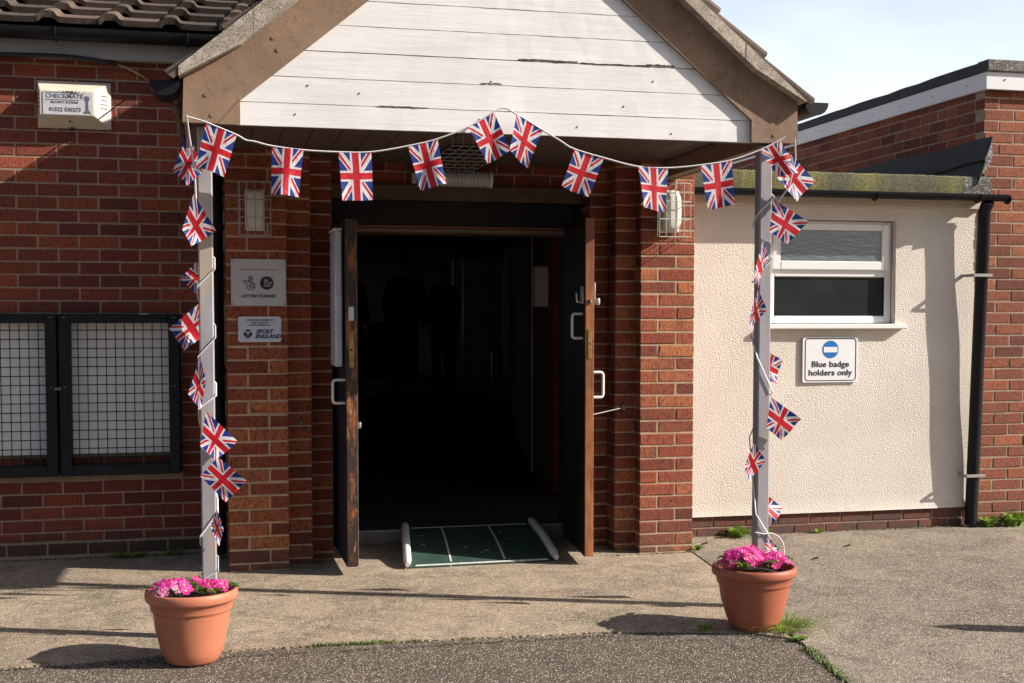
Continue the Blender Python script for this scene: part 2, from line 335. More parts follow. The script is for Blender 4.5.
# ------------------------------------------------------------------ mesh helpers
def base_of(p):
    v = Vector((0, 0, 0))
    while p: v += p.location; p = p.parent
    return v
class MB:
    def __init__(s): s.v = []; s.f = []; s.t = []; s.m = []; s.uv = {}
    def add(s, vs, fs, tint=.5, mi=0):
        o = len(s.v); s.v += [tuple(v) for v in vs]
        for f in fs: s.f.append([i+o for i in f]); s.t.append(tint); s.m.append(mi)
        return s
    def box(s, x0, x1, y0, y1, z0, z1, tint=.5, mi=0):
        if x0 > x1: x0, x1 = x1, x0
        if y0 > y1: y0, y1 = y1, y0
        if z0 > z1: z0, z1 = z1, z0
        vs = [(x, y, z) for z in (z0, z1) for y in (y0, y1) for x in (x0, x1)]
        return s.add(vs, [(0, 2, 3, 1), (4, 5, 7, 6), (0, 1, 5, 4), (2, 6, 7, 3), (0, 4, 6, 2), (1, 3, 7, 5)], tint, mi)
    def cham(s, x0, x1, y0, y1, z0, z1, c=.004, tint=.5, mi=0, jit=0):
        # box with chamfered edges (all 12): 24 verts
        r = lambda: random.uniform(-jit, jit) if jit else 0
        P = {}
        vs = []; idx = {}
        X = (x0, x1); Y = (y0, y1); Z = (z0, z1)
        for i in (0, 1):
            for j in (0, 1):
                for k in (0, 1):
                    sx = c if i == 0 else -c; sy = c if j == 0 else -c; sz = c if k == 0 else -c
                    idx[(i, j, k, 'x')] = len(vs); vs.append((X[i], Y[j]+sy+r(), Z[k]+sz+r()))
                    idx[(i, j, k, 'y')] = len(vs); vs.append((X[i]+sx+r(), Y[j], Z[k]+sz+r()))
                    idx[(i, j, k, 'z')] = len(vs); vs.append((X[i]+sx+r(), Y[j]+sy+r(), Z[k]))
        F = []
        g = lambda *a: idx[a]
        for i in (0, 1):
            q = [g(i, 0, 0, 'x'), g(i, 1, 0, 'x'), g(i, 1, 1, 'x'), g(i, 0, 1, 'x')]; F.append(q if i else q[::-1])
            q = [g(0, i, 0, 'y'), g(0, i, 1, 'y'), g(1, i, 1, 'y'), g(1, i, 0, 'y')]; F.append(q if i else q[::-1])
            q = [g(0, 0, i, 'z'), g(1, 0, i, 'z'), g(1, 1, i, 'z'), g(0, 1, i, 'z')]; F.append(q if i else q[::-1])
        for i in (0, 1):
            for j in (0, 1):
                F.append([g(i, j, 0, 'x'), g(i, j, 1, 'x'), g(i, j, 1, 'y'), g(i, j, 0, 'y')])
                F.append([g(i, 0, j, 'x'), g(i, 1, j, 'x'), g(i, 1, j, 'z'), g(i, 0, j, 'z')])
                F.append([g(0, i, j, 'y'), g(1, i, j, 'y'), g(1, i, j, 'z'), g(0, i, j, 'z')])
        for i in (0, 1):
            for j in (0, 1):
                for k in (0, 1): F.append([g(i, j, k, 'x'), g(i, j, k, 'y'), g(i, j, k, 'z')])
        return s.add(vs, F, tint, mi)
    def prism(s, poly, y0, y1, tint=.5, mi=0):      # poly: (x, z) outline, extruded along Y
        n = len(poly); vs = [(x, y0, z) for x, z in poly]+[(x, y1, z) for x, z in poly]
        fs = [list(range(n)), list(range(2*n-1, n-1, -1))]+[[i, n+i, n+(i+1) % n, (i+1) % n] for i in range(n)]
        return s.add(vs, fs, tint, mi)
    def prismz(s, poly, z0, z1, tint=.5, mi=0):
        n = len(poly); vs = [(x, y, z0) for x, y in poly]+[(x, y, z1) for x, y in poly]
        fs = [list(range(n))[::-1], list(range(n, 2*n))]+[[i, (i+1) % n, n+(i+1) % n, n+i] for i in range(n)]
        return s.add(vs, fs, tint, mi)
    def prismx(s, poly, x0, x1, tint=.5, mi=0):     # poly: (y, z)
        n = len(poly); vs = [(x0, y, z) for y, z in poly]+[(x1, y, z) for y, z in poly]
        fs = [list(range(n))[::-1], list(range(n, 2*n))]+[[i, (i+1) % n, n+(i+1) % n, n+i] for i in range(n)]
        return s.add(vs, fs, tint, mi)
    def tube(s, pts, r, seg=10, caps=True, tint=.5, mi=0, flat=None):
        pts = [Vector(p) for p in pts]; rs = r if isinstance(r, (list, tuple)) else [r]*len(pts)
        vs = []; up = Vector((0, 0, 1)); prev = None
        for i, p in enumerate(pts):
            d = (pts[min(i+1, len(pts)-1)]-pts[max(i-1, 0)]).normalized()
            if prev is None:
                a = d.cross(up);
                if a.length < .1: a = d.cross(Vector((1, 0, 0)))
                a.normalize()
            else:
                a = prev-d*prev.dot(d); a.normalize()
            prev = a; b = d.cross(a)
            for k in range(seg):
                t = 2*math.pi*k/seg; vs.append(p+a*math.cos(t)*rs[i]+b*math.sin(t)*rs[i]*(flat or 1))
        fs = [[i*seg+k, i*seg+(k+1) % seg, (i+1)*seg+(k+1) % seg, (i+1)*seg+k] for i in range(len(pts)-1) for k in range(seg)]
        if caps: fs += [list(range(seg))[::-1], [(len(pts)-1)*seg+k for k in range(seg)]]
        return s.add(vs, fs, tint, mi)
    def lathe(s, prof, c=(0, 0, 0), seg=48, tint=.5, mi=0, closed=False):
        vs = [(c[0]+r*math.cos(2*math.pi*k/seg), c[1]+r*math.sin(2*math.pi*k/seg), c[2]+z) for r, z in prof for k in range(seg)]
        fs = [[i*seg+k, i*seg+(k+1) % seg, (i+1)*seg+(k+1) % seg, (i+1)*seg+k] for i in range(len(prof)-1) for k in range(seg)]
        return s.add(vs, fs, tint, mi)
    def ribbon(s, pts, w, y0, y1, closed=False):    # flat stroke in the XZ plane
        n = len(pts)
        for i in range(n if closed else n-1):
            a = Vector(pts[i]); b = Vector(pts[(i+1) % n]); d = (b-a)
            if d.length < 1e-6: continue
            d.normalize(); q = Vector((-d.y, d.x))*w/2; e = d*w*.35
            s.prism([tuple(a-e-q), tuple(b+e-q), tuple(b+e+q), tuple(a-e+q)], y0-random.random()*1e-5, y1)
        return s
    def build(s, name, mat, parent=None, smooth=False, mod=None):
        off = base_of(parent)
        me = bpy.data.meshes.new(name); me.from_pydata([tuple(Vector(v)-off) for v in s.v], [], s.f)
        for m in (mat if isinstance(mat, (list, tuple)) else [mat]): me.materials.append(m)
        at = me.attributes.new('tint', 'FLOAT', 'FACE')
        at.data.foreach_set('value', s.t)
        me.polygons.foreach_set('material_index', s.m)
        bm = bmesh.new(); bm.from_mesh(me)
        try: bmesh.ops.recalc_face_normals(bm, faces=bm.faces)
        except Exception: pass
        bm.to_mesh(me); bm.free()
        if smooth:
            for p in me.polygons: p.use_smooth = True
        o = bpy.data.objects.new(name, me); COL.objects.link(o)
        if parent: o.parent = parent
        return o
def sm(o, ang=40):
    for p in o.data.polygons: p.use_smooth = True
    o.data.set_sharp_from_angle(angle=R(ang)); return o
def tag(o, label=None, cat=None, group=None, kind=None):
    if label: o['label'] = label
    if cat: o['category'] = cat
    if group: o['group'] = group
    if kind: o['kind'] = kind
    return o
def thing(name, label, cat, loc=(0, 0, 0), group=None):
    o = bpy.data.objects.new(name, None); COL.objects.link(o); o.location = loc; o.empty_display_size = .1
    return tag(o, label, cat, group)
def copy_tree(o, delta, parent=None):
    c = o.copy(); COL.objects.link(c); c.parent = parent
    if parent is None: c.location = o.location+Vector(delta)
    for ch in o.children: copy_tree(ch, delta, c)
    return c

def text(s, size, x, z, y, mat, parent, name='lettering', bold=.0, align='CENTER', depth=.0008, sx=1., shear=0, spacing=1.):
    cu = bpy.data.curves.new('t', 'FONT'); cu.body = s; cu.size = size; cu.align_x = align; cu.align_y = 'CENTER'
    cu.offset = bold; cu.extrude = depth; cu.resolution_u = 3; cu.shear = shear; cu.space_character = spacing
    t = bpy.data.objects.new('t', cu); COL.objects.link(t)
    dg = bpy.context.evaluated_depsgraph_get(); dg.update()
    me = bpy.data.meshes.new_from_object(t.evaluated_get(dg))
    off = base_of(parent)
    for v in me.vertices:
        px, py, pz = v.co; v.co = Vector((x+px*sx, y-pz, z+py))-off
    COL.objects.unlink(t); bpy.data.objects.remove(t); bpy.data.curves.remove(cu)
    me.materials.clear(); me.materials.append(mat); me.name = name
    o = bpy.data.objects.new(name, me); COL.objects.link(o); o.parent = parent; return o

def rrect(x0, x1, z0, z1, r, seg=5):
    P = []
    for cx, cz, a in ((x1-r, z1-r, 0), (x0+r, z1-r, 90), (x0+r, z0+r, 180), (x1-r, z0+r, 270)):
        for k in range(seg+1): t = R(a+90*k/seg); P.append((cx+r*math.cos(t), cz+r*math.sin(t)))
    return P

# ------------------------------------------------------------------ brickwork: every brick is real geometry inside its wall's mesh
BL, BH, CO, JT = .225, .065, .075, .010
def bricks(mb, axis, pos, a0, a1, z0, z1, depth=.1, zp=.0, ap=0., holes=(), sgn=-1, header=False):
    """bricks on the plane axis=pos facing sgn, between a0..a1 and z0..z1; zp, ap = phase of the courses and the bond"""
    k = math.floor((z0-zp)/CO)
    while zp+k*CO < z1:
        zb = zp+k*CO+JT/2; zt = zb+BH; zb = max(zb, z0+.001); zt = min(zt, z1-.001)
        off = ap+(BL/2 if k % 2 else 0)
        n = math.floor((a0-off)/BL)-1
        while off+n*BL < a1:
            xa = off+n*BL+JT/2; xb = off+(n+1)*BL-JT/2; n += 1
            segs = [(max(xa, a0), min(xb, a1))]
            for (h0, h1, g0, g1) in holes:
                if zt > g0 and zb < g1:
                    ns = []
                    for s0, s1 in segs:
                        if s1 <= h0 or s0 >= h1: ns.append((s0, s1)); continue
                        if s0 < h0: ns.append((s0, h0))
                        if s1 > h1: ns.append((h1, s1))
                    segs = ns
            for s0, s1 in segs:
                if s1-s0 < .02 or zt-zb < .012: continue
                j = random.uniform(-.0016, .0016); t = random.random(); jj = random.uniform(-.0008, .0008)
                p0 = pos+j; p1 = pos-sgn*depth
                if axis == 'Y': mb.cham(s0, s1, min(p0, p1), max(p0, p1), zb+jj, zt+jj, .0035, t, 0, .0012)
                else: mb.cham(min(p0, p1), max(p0, p1), s0, s1, zb+jj, zt+jj, .0035, t, 0, .0012)
        k += 1
    return mb

# ================================================================== GROUND
mb = MB(); mb.add([(-60, -60, -.007), (60, -60, -.007), (60, 60, -.007), (-60, 60, -.007)], [(0, 1, 2, 3)])
tag(mb.build('tarmac', M['asphalt']), kind='structure')
def jag(pts, step, amp):
    out = []
    for a, b in zip(pts, pts[1:]):
        L = math.dist(a, b); n = max(1, int(L/step)); nx, ny = -(b[1]-a[1])/L, (b[0]-a[0])/L
        for k in range(n):
            t = k/n; r = random.gauss(0, amp); out.append((a[0]+(b[0]-a[0])*t+nx*r, a[1]+(b[1]-a[1])*t+ny*r))
    return out+[pts[-1]]
random.seed(3)
edge = jag([(-12, 5.33), (-.85, 5.31), (-.3, 5.36), (.155, 5.385), (.7, 5.36), (1.259, 5.336), (1.66, 5.314), (2.05, 5.235), (2.31, 5.15), (2.44, 5.02)], .011, .0022)
mb = MB(); mb.prismz(edge+[(2.53, 5.5), (2.64, 5.974), (2.692, 6.43), (2.756, 6.996), (2.756, 12), (-12, 12)], -.05, 0)
tag(mb.build('concrete_apron', M['concrete']), kind='structure')
edge2 = jag([(1.9, -12), (2.25, 3.2), (2.352, 4.34), (2.40, 4.60), (2.43, 4.8), (2.462, 5.0)], .011, .003)
mb = MB(); mb.prismz([(40, -12), (40, 12), (2.768, 12), (2.768, 6.996), (2.704, 6.43), (2.652, 5.974), (2.54, 5.48)][::1]+edge2[::-1], -.05, .002)
tag(mb.build('concrete_yard', M['concrete2']), kind='structure')

# ================================================================== CLUBHOUSE (left wall, piers, roof, doors)
CH = thing('clubhouse', 'red brick hall with tiled roof and an open double doorway under the porch gable', 'building', (0, 7.7, 0))
random.seed(11)
HL = [(-.880, -.196, .485, 1.4245), (-1.62, -.885, .485, 1.4245), (-2.3, -1.186, 2.125, 2.62)]
mb = MB(); bricks(mb, 'Y', 7.7, -3.2, .09, .098, 2.93, .1, 0., .139, HL)
def frame_boxes(mb, x0, x1, y0, y1, z0, z1, holes, mi):
    xs = sorted({x0, x1, *[h for o in holes for h in o[:2]]}); zs = sorted({z0, z1, *[h for o in holes for h in o[2:]]})
    xs = [x for x in xs if x0 <= x <= x1]; zs = [z for z in zs if z0 <= z <= z1]
    for a, b in zip(xs, xs[1:]):
        run = None
        for c, d in zip(zs, zs[1:]):
            cx, cz = (a+b)/2, (c+d)/2
            if any(h[0] < cx < h[1] and h[2] < cz < h[3] for h in holes): continue
            mb.box(a, b, y0, y1, c, d, .5, mi)
frame_boxes(mb, -12, .09, 7.7035, 7.95, 0, 2.96, HL, 1)
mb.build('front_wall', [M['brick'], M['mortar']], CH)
mb = MB(); bricks(mb, 'Y', 7.690, -3.2, .05, .001, .098, .06, -.06, .05); mb.box(-12, .05, 7.6935, 7.7025, 0, .096, .5, 1)
mb.build('plinth', [brick_mat('dirty_plinth_brick', [(.10, .05, .036), (.15, .062, .044), (.12, .056, .04)], 3.0, .7), M['mortar']], CH)
# side and rear shell
mb = MB(); mb.box(-12, -11.8, 7.95, 13, 0, 2.9); mb.box(-12, 2.76, 13, 13.2, 2.5, 2.9)
mb.build('rear_wall', M['mortar'], CH)

def pier(name, blocks, faces):
    mb = MB()
    for (x0, x1, y0, y1) in blocks: mb.box(x0+.0035, x1-.0035, y0+.0035, y1, 0, 2.33, .5, 1)
    for k in range(-1, 31):
        z0 = .042+k*CO+JT/2; z1 = z0+BH; z0 = max(z0, .004); z1 = min(z1, 2.325)
        if z1-z0 < .02: continue
        for (x0, x1, y0, y1) in faces:
            w = x1-x0
            if w > .25: cuts = [x0, x0+(.1125 if k % 2 else .225), x1]
            else: cuts = [x0, x1]
            for i, (a, b) in enumerate(zip(cuts, cuts[1:])):
                aa = a+(JT/2 if i else 0); bb = b-(JT/2 if i < len(cuts)-2 else 0)
                j = random.uniform(-.002, .002)
                mb.cham(aa+random.uniform(-.001, .001), bb, y0+j, y1-.002, z0, z1, .004, random.random(), 0, .0018)
    return mb.build(name, [M['brick_pier'] if name == 'sunlit' else M['brick_pier'], M['mortar_pale']], CH)
random.seed(5)
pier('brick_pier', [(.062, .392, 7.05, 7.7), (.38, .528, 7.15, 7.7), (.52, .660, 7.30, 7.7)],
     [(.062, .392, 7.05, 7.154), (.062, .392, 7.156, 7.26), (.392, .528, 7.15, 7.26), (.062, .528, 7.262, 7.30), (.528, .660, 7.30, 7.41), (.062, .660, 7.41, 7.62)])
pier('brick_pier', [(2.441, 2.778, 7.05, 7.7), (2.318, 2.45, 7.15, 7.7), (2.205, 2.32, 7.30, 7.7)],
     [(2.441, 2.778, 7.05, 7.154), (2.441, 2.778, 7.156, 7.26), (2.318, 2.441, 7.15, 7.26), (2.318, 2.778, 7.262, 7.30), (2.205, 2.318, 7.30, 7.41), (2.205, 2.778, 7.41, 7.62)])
# wall above the door and the main wall hidden behind the piers
mb = MB(); bricks(mb, 'Y', 7.5, .655, 2.21, 2.195, 2.5, .1, .02, .1); mb.box(.655, 2.21, 7.5035, 7.75, 2.195, 2.9, .5, 1)
mb.box(.05, .66, 7.7, 7.95, 0, 2.9, .5, 1); mb.box(2.25, 2.775, 7.7, 7.95, 0, 2.9, .5, 1); mb.box(.05, 2.775, 7.75, 7.95, 2.19, 2.9, .5, 1)
mb.box(2.68, 2.775, 7.95, 13, 2.35, 2.9, .5, 1)
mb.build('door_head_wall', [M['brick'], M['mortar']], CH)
mb = MB(); mb.cham(.661, 2.204, 7.46, 7.745, 2.1025, 2.193, .006)
mb.build('lintel_board', plain('brown_lintel', (.085, .055, .036), .7, .35, 14, .002), CH)
# door frame
fr = MB(); fr.cham(.661, .674, 7.45, 7.86, .0, 2.10, .003); fr.cham(2.168, 2.204, 7.47, 7.86, .0, 2.10, .003)
fr.cham(.674, 2.168, 7.52, 7.86, 1.958, 2.101, .003)
fro = fr.build('door_frame', M['black_timber'], CH)
f2 = MB(); f2.cham(.674, 2.168, 7.54, 7.84, 1.9435, 1.9575, .003); f2.build('frame_bead', plain('bare_red_bead', (.16, .055, .03), .5), fro)
f2 = MB(); f2.cham(.674, 2.168, 7.58, 7.84, 1.918, 1.943, .003); f2.build('head_trim', plain('pale_head_trim', (.15, .105, .07), .5), fro)
mb = MB(); mb.cham(.674, 2.168, 7.70, 7.80, .0, .078, .006); mb.build('threshold', plain('stone_threshold', (.20, .17, .14), .8, .2, 12, .002), fro)
mb = MB(); mb.cham(.674, 2.168, 7.705, 7.73, .0785, .086, .002); mb.build('threshold_strip', plain('grey_strip', (.38, .38, .40), .5, .2, 12), fro)

def leaf_poly(xh, yh, xf, yf, th, z0, z1, mb, inset=0):
    d = Vector((xf-xh, yf-yh)).normalized(); q = Vector((-d.y, d.x))*th
    if q.x < 0: q = -q
    P = [(xh, yh), (xf, yf), (xf+q.x, yf+q.y), (xh+q.x, yh+q.y)]
    return mb.prismz(P, z0, z1)
def loop_handle(mb, x, y, z0, z1, out, r=.008):
    s = 1 if out > 0 else -1; o = abs(out); pts = [(x, y, z0)]
    for t in range(0, 91, 18): pts.append((x+s*(o-.018+.018*math.sin(R(t))), y, z0+.018-.018*math.cos(R(t))))
    for t in range(0, 91, 18): pts.append((x+s*(o-.018+.018*math.cos(R(t))), y, z1-.018+.018*math.sin(R(t))))
    pts.append((x, y, z1)); mb.tube(pts, r, 10)
# left leaf
YF = 6.80; YH = 7.55
DL = leaf_poly(.676, YH, .686, YF, .057, .048, 1.930, MB()).build('door', M['door_face'], CH)
DL['label'] = 'left door leaf with a worn, flaking edge and a white box on its face'
mb = MB()
for k in range(26):
    z0 = .05+k*(1.878/26); z1 = z0+1.878/26+.001; j = random.uniform(-.002, .002)
    mb.box(.6875, .7415+j, YF-.012+random.uniform(-.0015, .0015), YF+.001, z0, z1)
mb.build('bare_edge', M['edge_worn'], DL)
mb = MB(); mb.cham(.7425, .747, YF-.01, YF+.17, .06, 1.92, .001); mb.build('metal_strip', M['rust_wire'], DL)
mb = MB(); mb.cham(.634, .6755, 6.86, 7.14, 1.135, 1.872, .008); sm(mb.build('white_box', plain('white_box_paint', (.55, .58, .66), .4, .1, 14, .0003), DL))
mb = MB(); mb.cham(.628, .6755, 6.85, 7.145, 1.8725, 1.886, .004); mb.build('box_lid', M['rail'], DL)
mb = MB(); loop_handle(mb, .685, 6.86, .938, 1.064, -.066); sm(mb.build('handle', M['white_handle'], DL), 60)
mb = MB(); mb.cham(.700, .728, YF-.0165, YF-.0125, 1.385, 1.462, .002); mb.build('strike_plate', M['chrome'], DL)
mb = MB(); mb.cham(.702, .726, YF-.0165, YF-.0125, 1.134, 1.327, .002); lp = mb.build('lock_plate', M['brass'], DL)
mb = MB(); mb.tube([(.714, YF-.0175, 1.23), (.714, YF-.0166, 1.23)], .007, 10); mb.build('keyhole', M['ink'], lp)
mb = MB(); mb.lathe([(0, .02), (.012, .016), (.014, 0), (.012, -.016), (0, -.02)], (.756, YF+.01, .82), 12); sm(mb.build('knob', M['chrome'], DL))
# right leaf
DR = leaf_poly(2.112, YH, 2.026, YF, .050, .048, 1.962, MB()).build('door', M['black_timber'], CH)
DR['label'] = 'right door leaf with a varnished edge and a loop handle on each face'
mb = MB(); mb.cham(2.026, 2.0755, YF-.015, YF+.001, .05, 1.96, .002); mb.build('varnished_edge', M['edge'], DR)
mb = MB(); loop_handle(mb, 2.036, 6.87, 1.286, 1.424, -.064); sm(mb.build('handle', M['white_handle'], DR), 60)
mb = MB(); loop_handle(mb, 2.083, 6.83, .950, 1.092, .060, .009); sm(mb.build('handle', M['white_handle'], DR), 60)
mb = MB(); mb.cham(2.040, 2.061, YF-.0195, YF-.0155, 1.172, 1.337, .0015); lp = mb.build('lock_plate', M['brass'], DR)
mb = MB(); mb.tube([(2.051, YF-.0205, 1.255), (2.051, YF-.0196, 1.255)], .006, 10); mb.build('keyhole', M['ink'], lp)
mb = MB(); mb.cham(2.077, 2.089, YF-.005, YF+.07, 1.475, 1.60, .003); mb.lathe([(0, .022), (.014, .018), (.017, 0), (.014, -.018), (0, -.022)], (2.100, YF, 1.492), 12)
mb.tube([(2.08, YF, 1.492), (2.10, YF, 1.492)], .007, 8); sm(mb.build('latch_knob', M['chrome'], DR))
mb = MB(); mb.cham(2.018, 2.027, 6.82, 6.87, 1.48, 1.58, .002); mb.tube([(2.022, 6.83, 1.49), (1.987, 6.83, 1.49), (1.984, 6.83, 1.54)], .006, 8); sm(mb.build('night_latch', M['chrome'], DR))
mb = MB(); mb.lathe([(0, .012), (.010, .010), (.012, 0), (.010, -.01), (0, -.012)], (2.051, YF-.018, 1.492), 10); sm(mb.build('bolt', M['rust_wire'], DR))
mb = MB(); mb.tube([(2.080, 6.84, .850), (2.36, 7.128, .866)], .0030, 8); ds = mb.build('door_stay', M['stay'], DR)
mb = MB(); mb.cham(2.350, 2.380, 7.118, 7.147, .852, .884, .003); mb.build('stay_plate', M['rust_wire'], ds)

# main roof: gutter, fascia, soffit, tiles
mb = MB(); mb.cham(-12, -.02, 7.617, 7.640, 2.878, 3.0, .003); mb.box(-12, 2.6, 7.640, 7.72, 2.882, 2.892)
mb.build('fascia_board', M['grey_fascia'], CH)
def smooth_path(P, n=4):
    out = []
    for i in range(len(P)-1):
        p0 = Vector(P[max(i-1, 0)]); p1 = Vector(P[i]); p2 = Vector(P[i+1]); p3 = Vector(P[min(i+2, len(P)-1)])
        for k in range(n):
            t = k/n; out.append(.5*((2*p1)+(p2-p0)*t+(2*p0-5*p1+4*p2-p3)*t*t+(3*p1-p0-3*p2+p3)*t**3))
    return out+[Vector(P[-1])]
def gutter(name, p0, p1, r, axis, parent, mat, caps=True):
    mb = MB(); n = 12; pts = []
    for k in range(n+1):
        t = math.pi*k/n; pts.append((math.cos(t)*r, -math.sin(t)*r))
    inner = [(c*(r-.004)/r, s*(r-.004)/r) for c, s in pts][::-1]
    prof = pts+inner
    if axis == 'X': mb.prismx([(p0[1]+a, p0[2]+b) for a, b in prof], p0[0], p1[0])
    else: mb.prism([(p0[0]+a, p0[2]+b) for a, b in prof], p0[1], p1[1])
    cap = [(c*(r+.002)/r, s*(r+.002)/r) for c, s in pts]
    if caps:
        for q in (p0, p1):
            s = 1 if q is p1 else -1
            if axis == 'X': mb.prismx([(q[1]+a, q[2]+b) for a, b in cap], q[0], q[0]+s*.006)
            else: mb.prism([(q[0]+a, q[2]+b) for a, b in cap], q[1], q[1]+s*.006)
    return sm(mb.build(name, mat, parent), 50)
g1 = gutter('gutter', (-12, 7.553, 3.020), (.55, 7.553, 3.020), .062, 'X', CH, M['black_gutter'])
mb = MB()
for x in (-.85, -.135):
    mb = MB(); mb.tube([(x, 7.553+.066*math.cos(R(t)), 3.020+.066*math.sin(R(t))) for t in range(180, 361, 15)], .006, 6); mb.build('gutter_clip', M['black_gutter'], g1)

def tiles(mb, O, A, U, ncol, nrow, cw=.33, gauge=.30, th=.032, roll=.034, start=0., stag=0.):
    """interlocking tiles: O lower-left corner, A along the eave, U up the slope (unit vectors)"""
    O, A, U = Vector(O), Vector(A).normalized(), Vector(U).normalized(); Nn = A.cross(U)
    if Nn.z < 0: Nn = -Nn
    prof = [(0, 0), (.012, .004), (.030, roll*.85), (.045, roll), (.080, roll), (.098, roll*.8), (.112, .006), (.125, .0), (.22, -.002), (.325, .0)]
    for j in range(nrow):
        for i in range(ncol):
            jz = random.uniform(-.003, .003); jx = random.uniform(-.003, .003); jy = random.uniform(-.006, .006); tn = random.random()
            vs = []
            a0 = (i)*cw+start+j*stag
            for (u, h) in prof: vs.append(O+A*(a0+u+jx)+U*(j*gauge+jy)+Nn*(th+h+jz))
            for (u, h) in prof: vs.append(O+A*(a0+u+jx)+U*((j+1)*gauge+.04)+Nn*(h-.002+jz))
            for (u, h) in prof: vs.append(O+A*(a0+u+jx)+U*(j*gauge+jy+.004)+Nn*(h*.8+jz+.002))
            for (u, h) in prof: vs.append(O+A*(a0+u+jx)+U*((j+1)*gauge+.04)+Nn*(h-.018+jz))
            n = len(prof); fs = []
            for k in range(n-1):
                fs += [(k, k+1, n+k+1, n+k), (2*n+k+1, 2*n+k, k, k+1), (2*n+k, 2*n+k+1, 3*n+k+1, 3*n+k)]
            fs += [(0, n, 3*n, 2*n), (n-1, 2*n-1, 4*n-1, 3*n-1)]
            mb.add(vs, fs, tn)
    return mb
random.seed(21)
ph = R(22)
mb = tiles(MB(), (-4.0, 7.52, 3.045), (1, 0, 0), (0, math.cos(ph), math.sin(ph)), 20, 9, start=-.25, stag=.045, th=.036, roll=.032)
rf = mb.build('roof', M['tile'], CH)
mb = MB(); U = Vector((0, math.cos(ph), math.sin(ph)))
a = Vector((0, 7.56, 3.035)); b = a+U*2.8; c = b+Vector((0, 2.6, -1.05))
mb.prismx([(a.y, a.z), (b.y, b.z), (c.y, c.z), (c.y, c.z-.15), (a.y, a.z-.04)], -12, 2.55)
mb.build('roof_deck', M['felt'], rf)

# inside the hall
mb = MB(); mb.box(-1.2, 7.5, 7.8, 28, .0, .075)
tag(mb.build('hall_floor', M['carpet']), kind='structure')
mb = MB(); mb.box(-1.2, 7.5, 7.95, 28, 2.30, 2.34); mb.build('hall_ceiling', M['inside_wall'], CH)
mb = MB(); mb.box(-1.3, -1.2, 7.95, 21.5, .0, 2.34); mb.box(-1.3, -1.2, 21.5, 26.5, 0, 1.0); mb.box(-1.3, -1.2, 26.5, 28, 0, 2.34); mb.box(-1.2, 7.5, 28, 28.1, 0, 2.34); mb.box(7.5, 7.6, 12, 28, 0, 2.34)  # unseen opening in the far left wall, added to let daylight in
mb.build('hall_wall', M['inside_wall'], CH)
mb = MB(); bricks(mb, 'Y', 9.1, 2.46, 2.80, .075, 2.3, .1, 0, 0)
mb.prismz([(2.466, 9.106), (2.651, 10.46), (3.0, 10.46), (3.0, 9.106)], .07, 2.31, .5, 0)
mb.build('vestibule_wall', [M['brick'], M['mortar']], CH)
mb = MB(); mb.box(2.646, 2.66, 10.45, 10.50, .075, 2.3); mb.build('inner_door_frame', M['inside_pale'], CH)
mb = MB(); mb.box(3.56, 3.66, 19.0, 19.1, .075, 2.3); mb.build('inner_door_frame', M['inside_pale'], CH)
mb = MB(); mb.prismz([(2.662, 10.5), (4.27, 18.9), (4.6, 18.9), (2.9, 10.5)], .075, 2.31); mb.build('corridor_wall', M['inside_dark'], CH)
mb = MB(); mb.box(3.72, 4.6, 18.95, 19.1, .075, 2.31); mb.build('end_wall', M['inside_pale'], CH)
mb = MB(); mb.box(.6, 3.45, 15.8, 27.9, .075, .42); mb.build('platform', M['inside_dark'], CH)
mb = MB(); mb.box(1.0, 3.2, 20.5, 20.9, 1.28, 1.32); mb.box(1.05, 3.15, 20.6, 20.85, .42, 1.28); mb.build('counter', plain('counter_wood', (.10, .06, .035), .6), CH)
# white cabinet on the vestibule wall, extinguisher, people
t = thing('wall_cabinet', 'small pale box on the inner brick wall beyond the open right door', 'cabinet', (2.47, 9.45, 1.49))
mb = MB(); mb.cham(2.41, 2.53, 9.42, 9.52, 1.487, 1.80, .006); mb.build('cabinet_body', M['inside_pale'], t)
mb = MB(); mb.cham(2.416, 2.524, 9.412, 9.4185, 1.493, 1.794, .002); mb.build('cabinet_door', M['inside_pale'], t)
t = thing('fire_extinguisher', 'red fire extinguisher hung low on the dark corridor wall', 'extinguisher', (3.62, 16.2, .5))
mb = MB(); mb.lathe([(0, 0), (.075, 0), (.08, .02), (.08, .42), (.06, .48), (.025, .51), (.025, .54), (0, .54)], (3.62, 16.2, .5), 20); sm(mb.build('cylinder_body', M['ext_red'], t))
mb = MB(); mb.tube([(3.62, 16.2, 1.04), (3.62, 16.17, 1.09), (3.56, 16.1, 1.09)], .012, 8); mb.tube([(3.6, 16.15, 1.05), (3.55, 16.1, .95), (3.54, 16.1, .7)], .01, 8); sm(mb.build('valve_hose', M['black_plastic'], t))

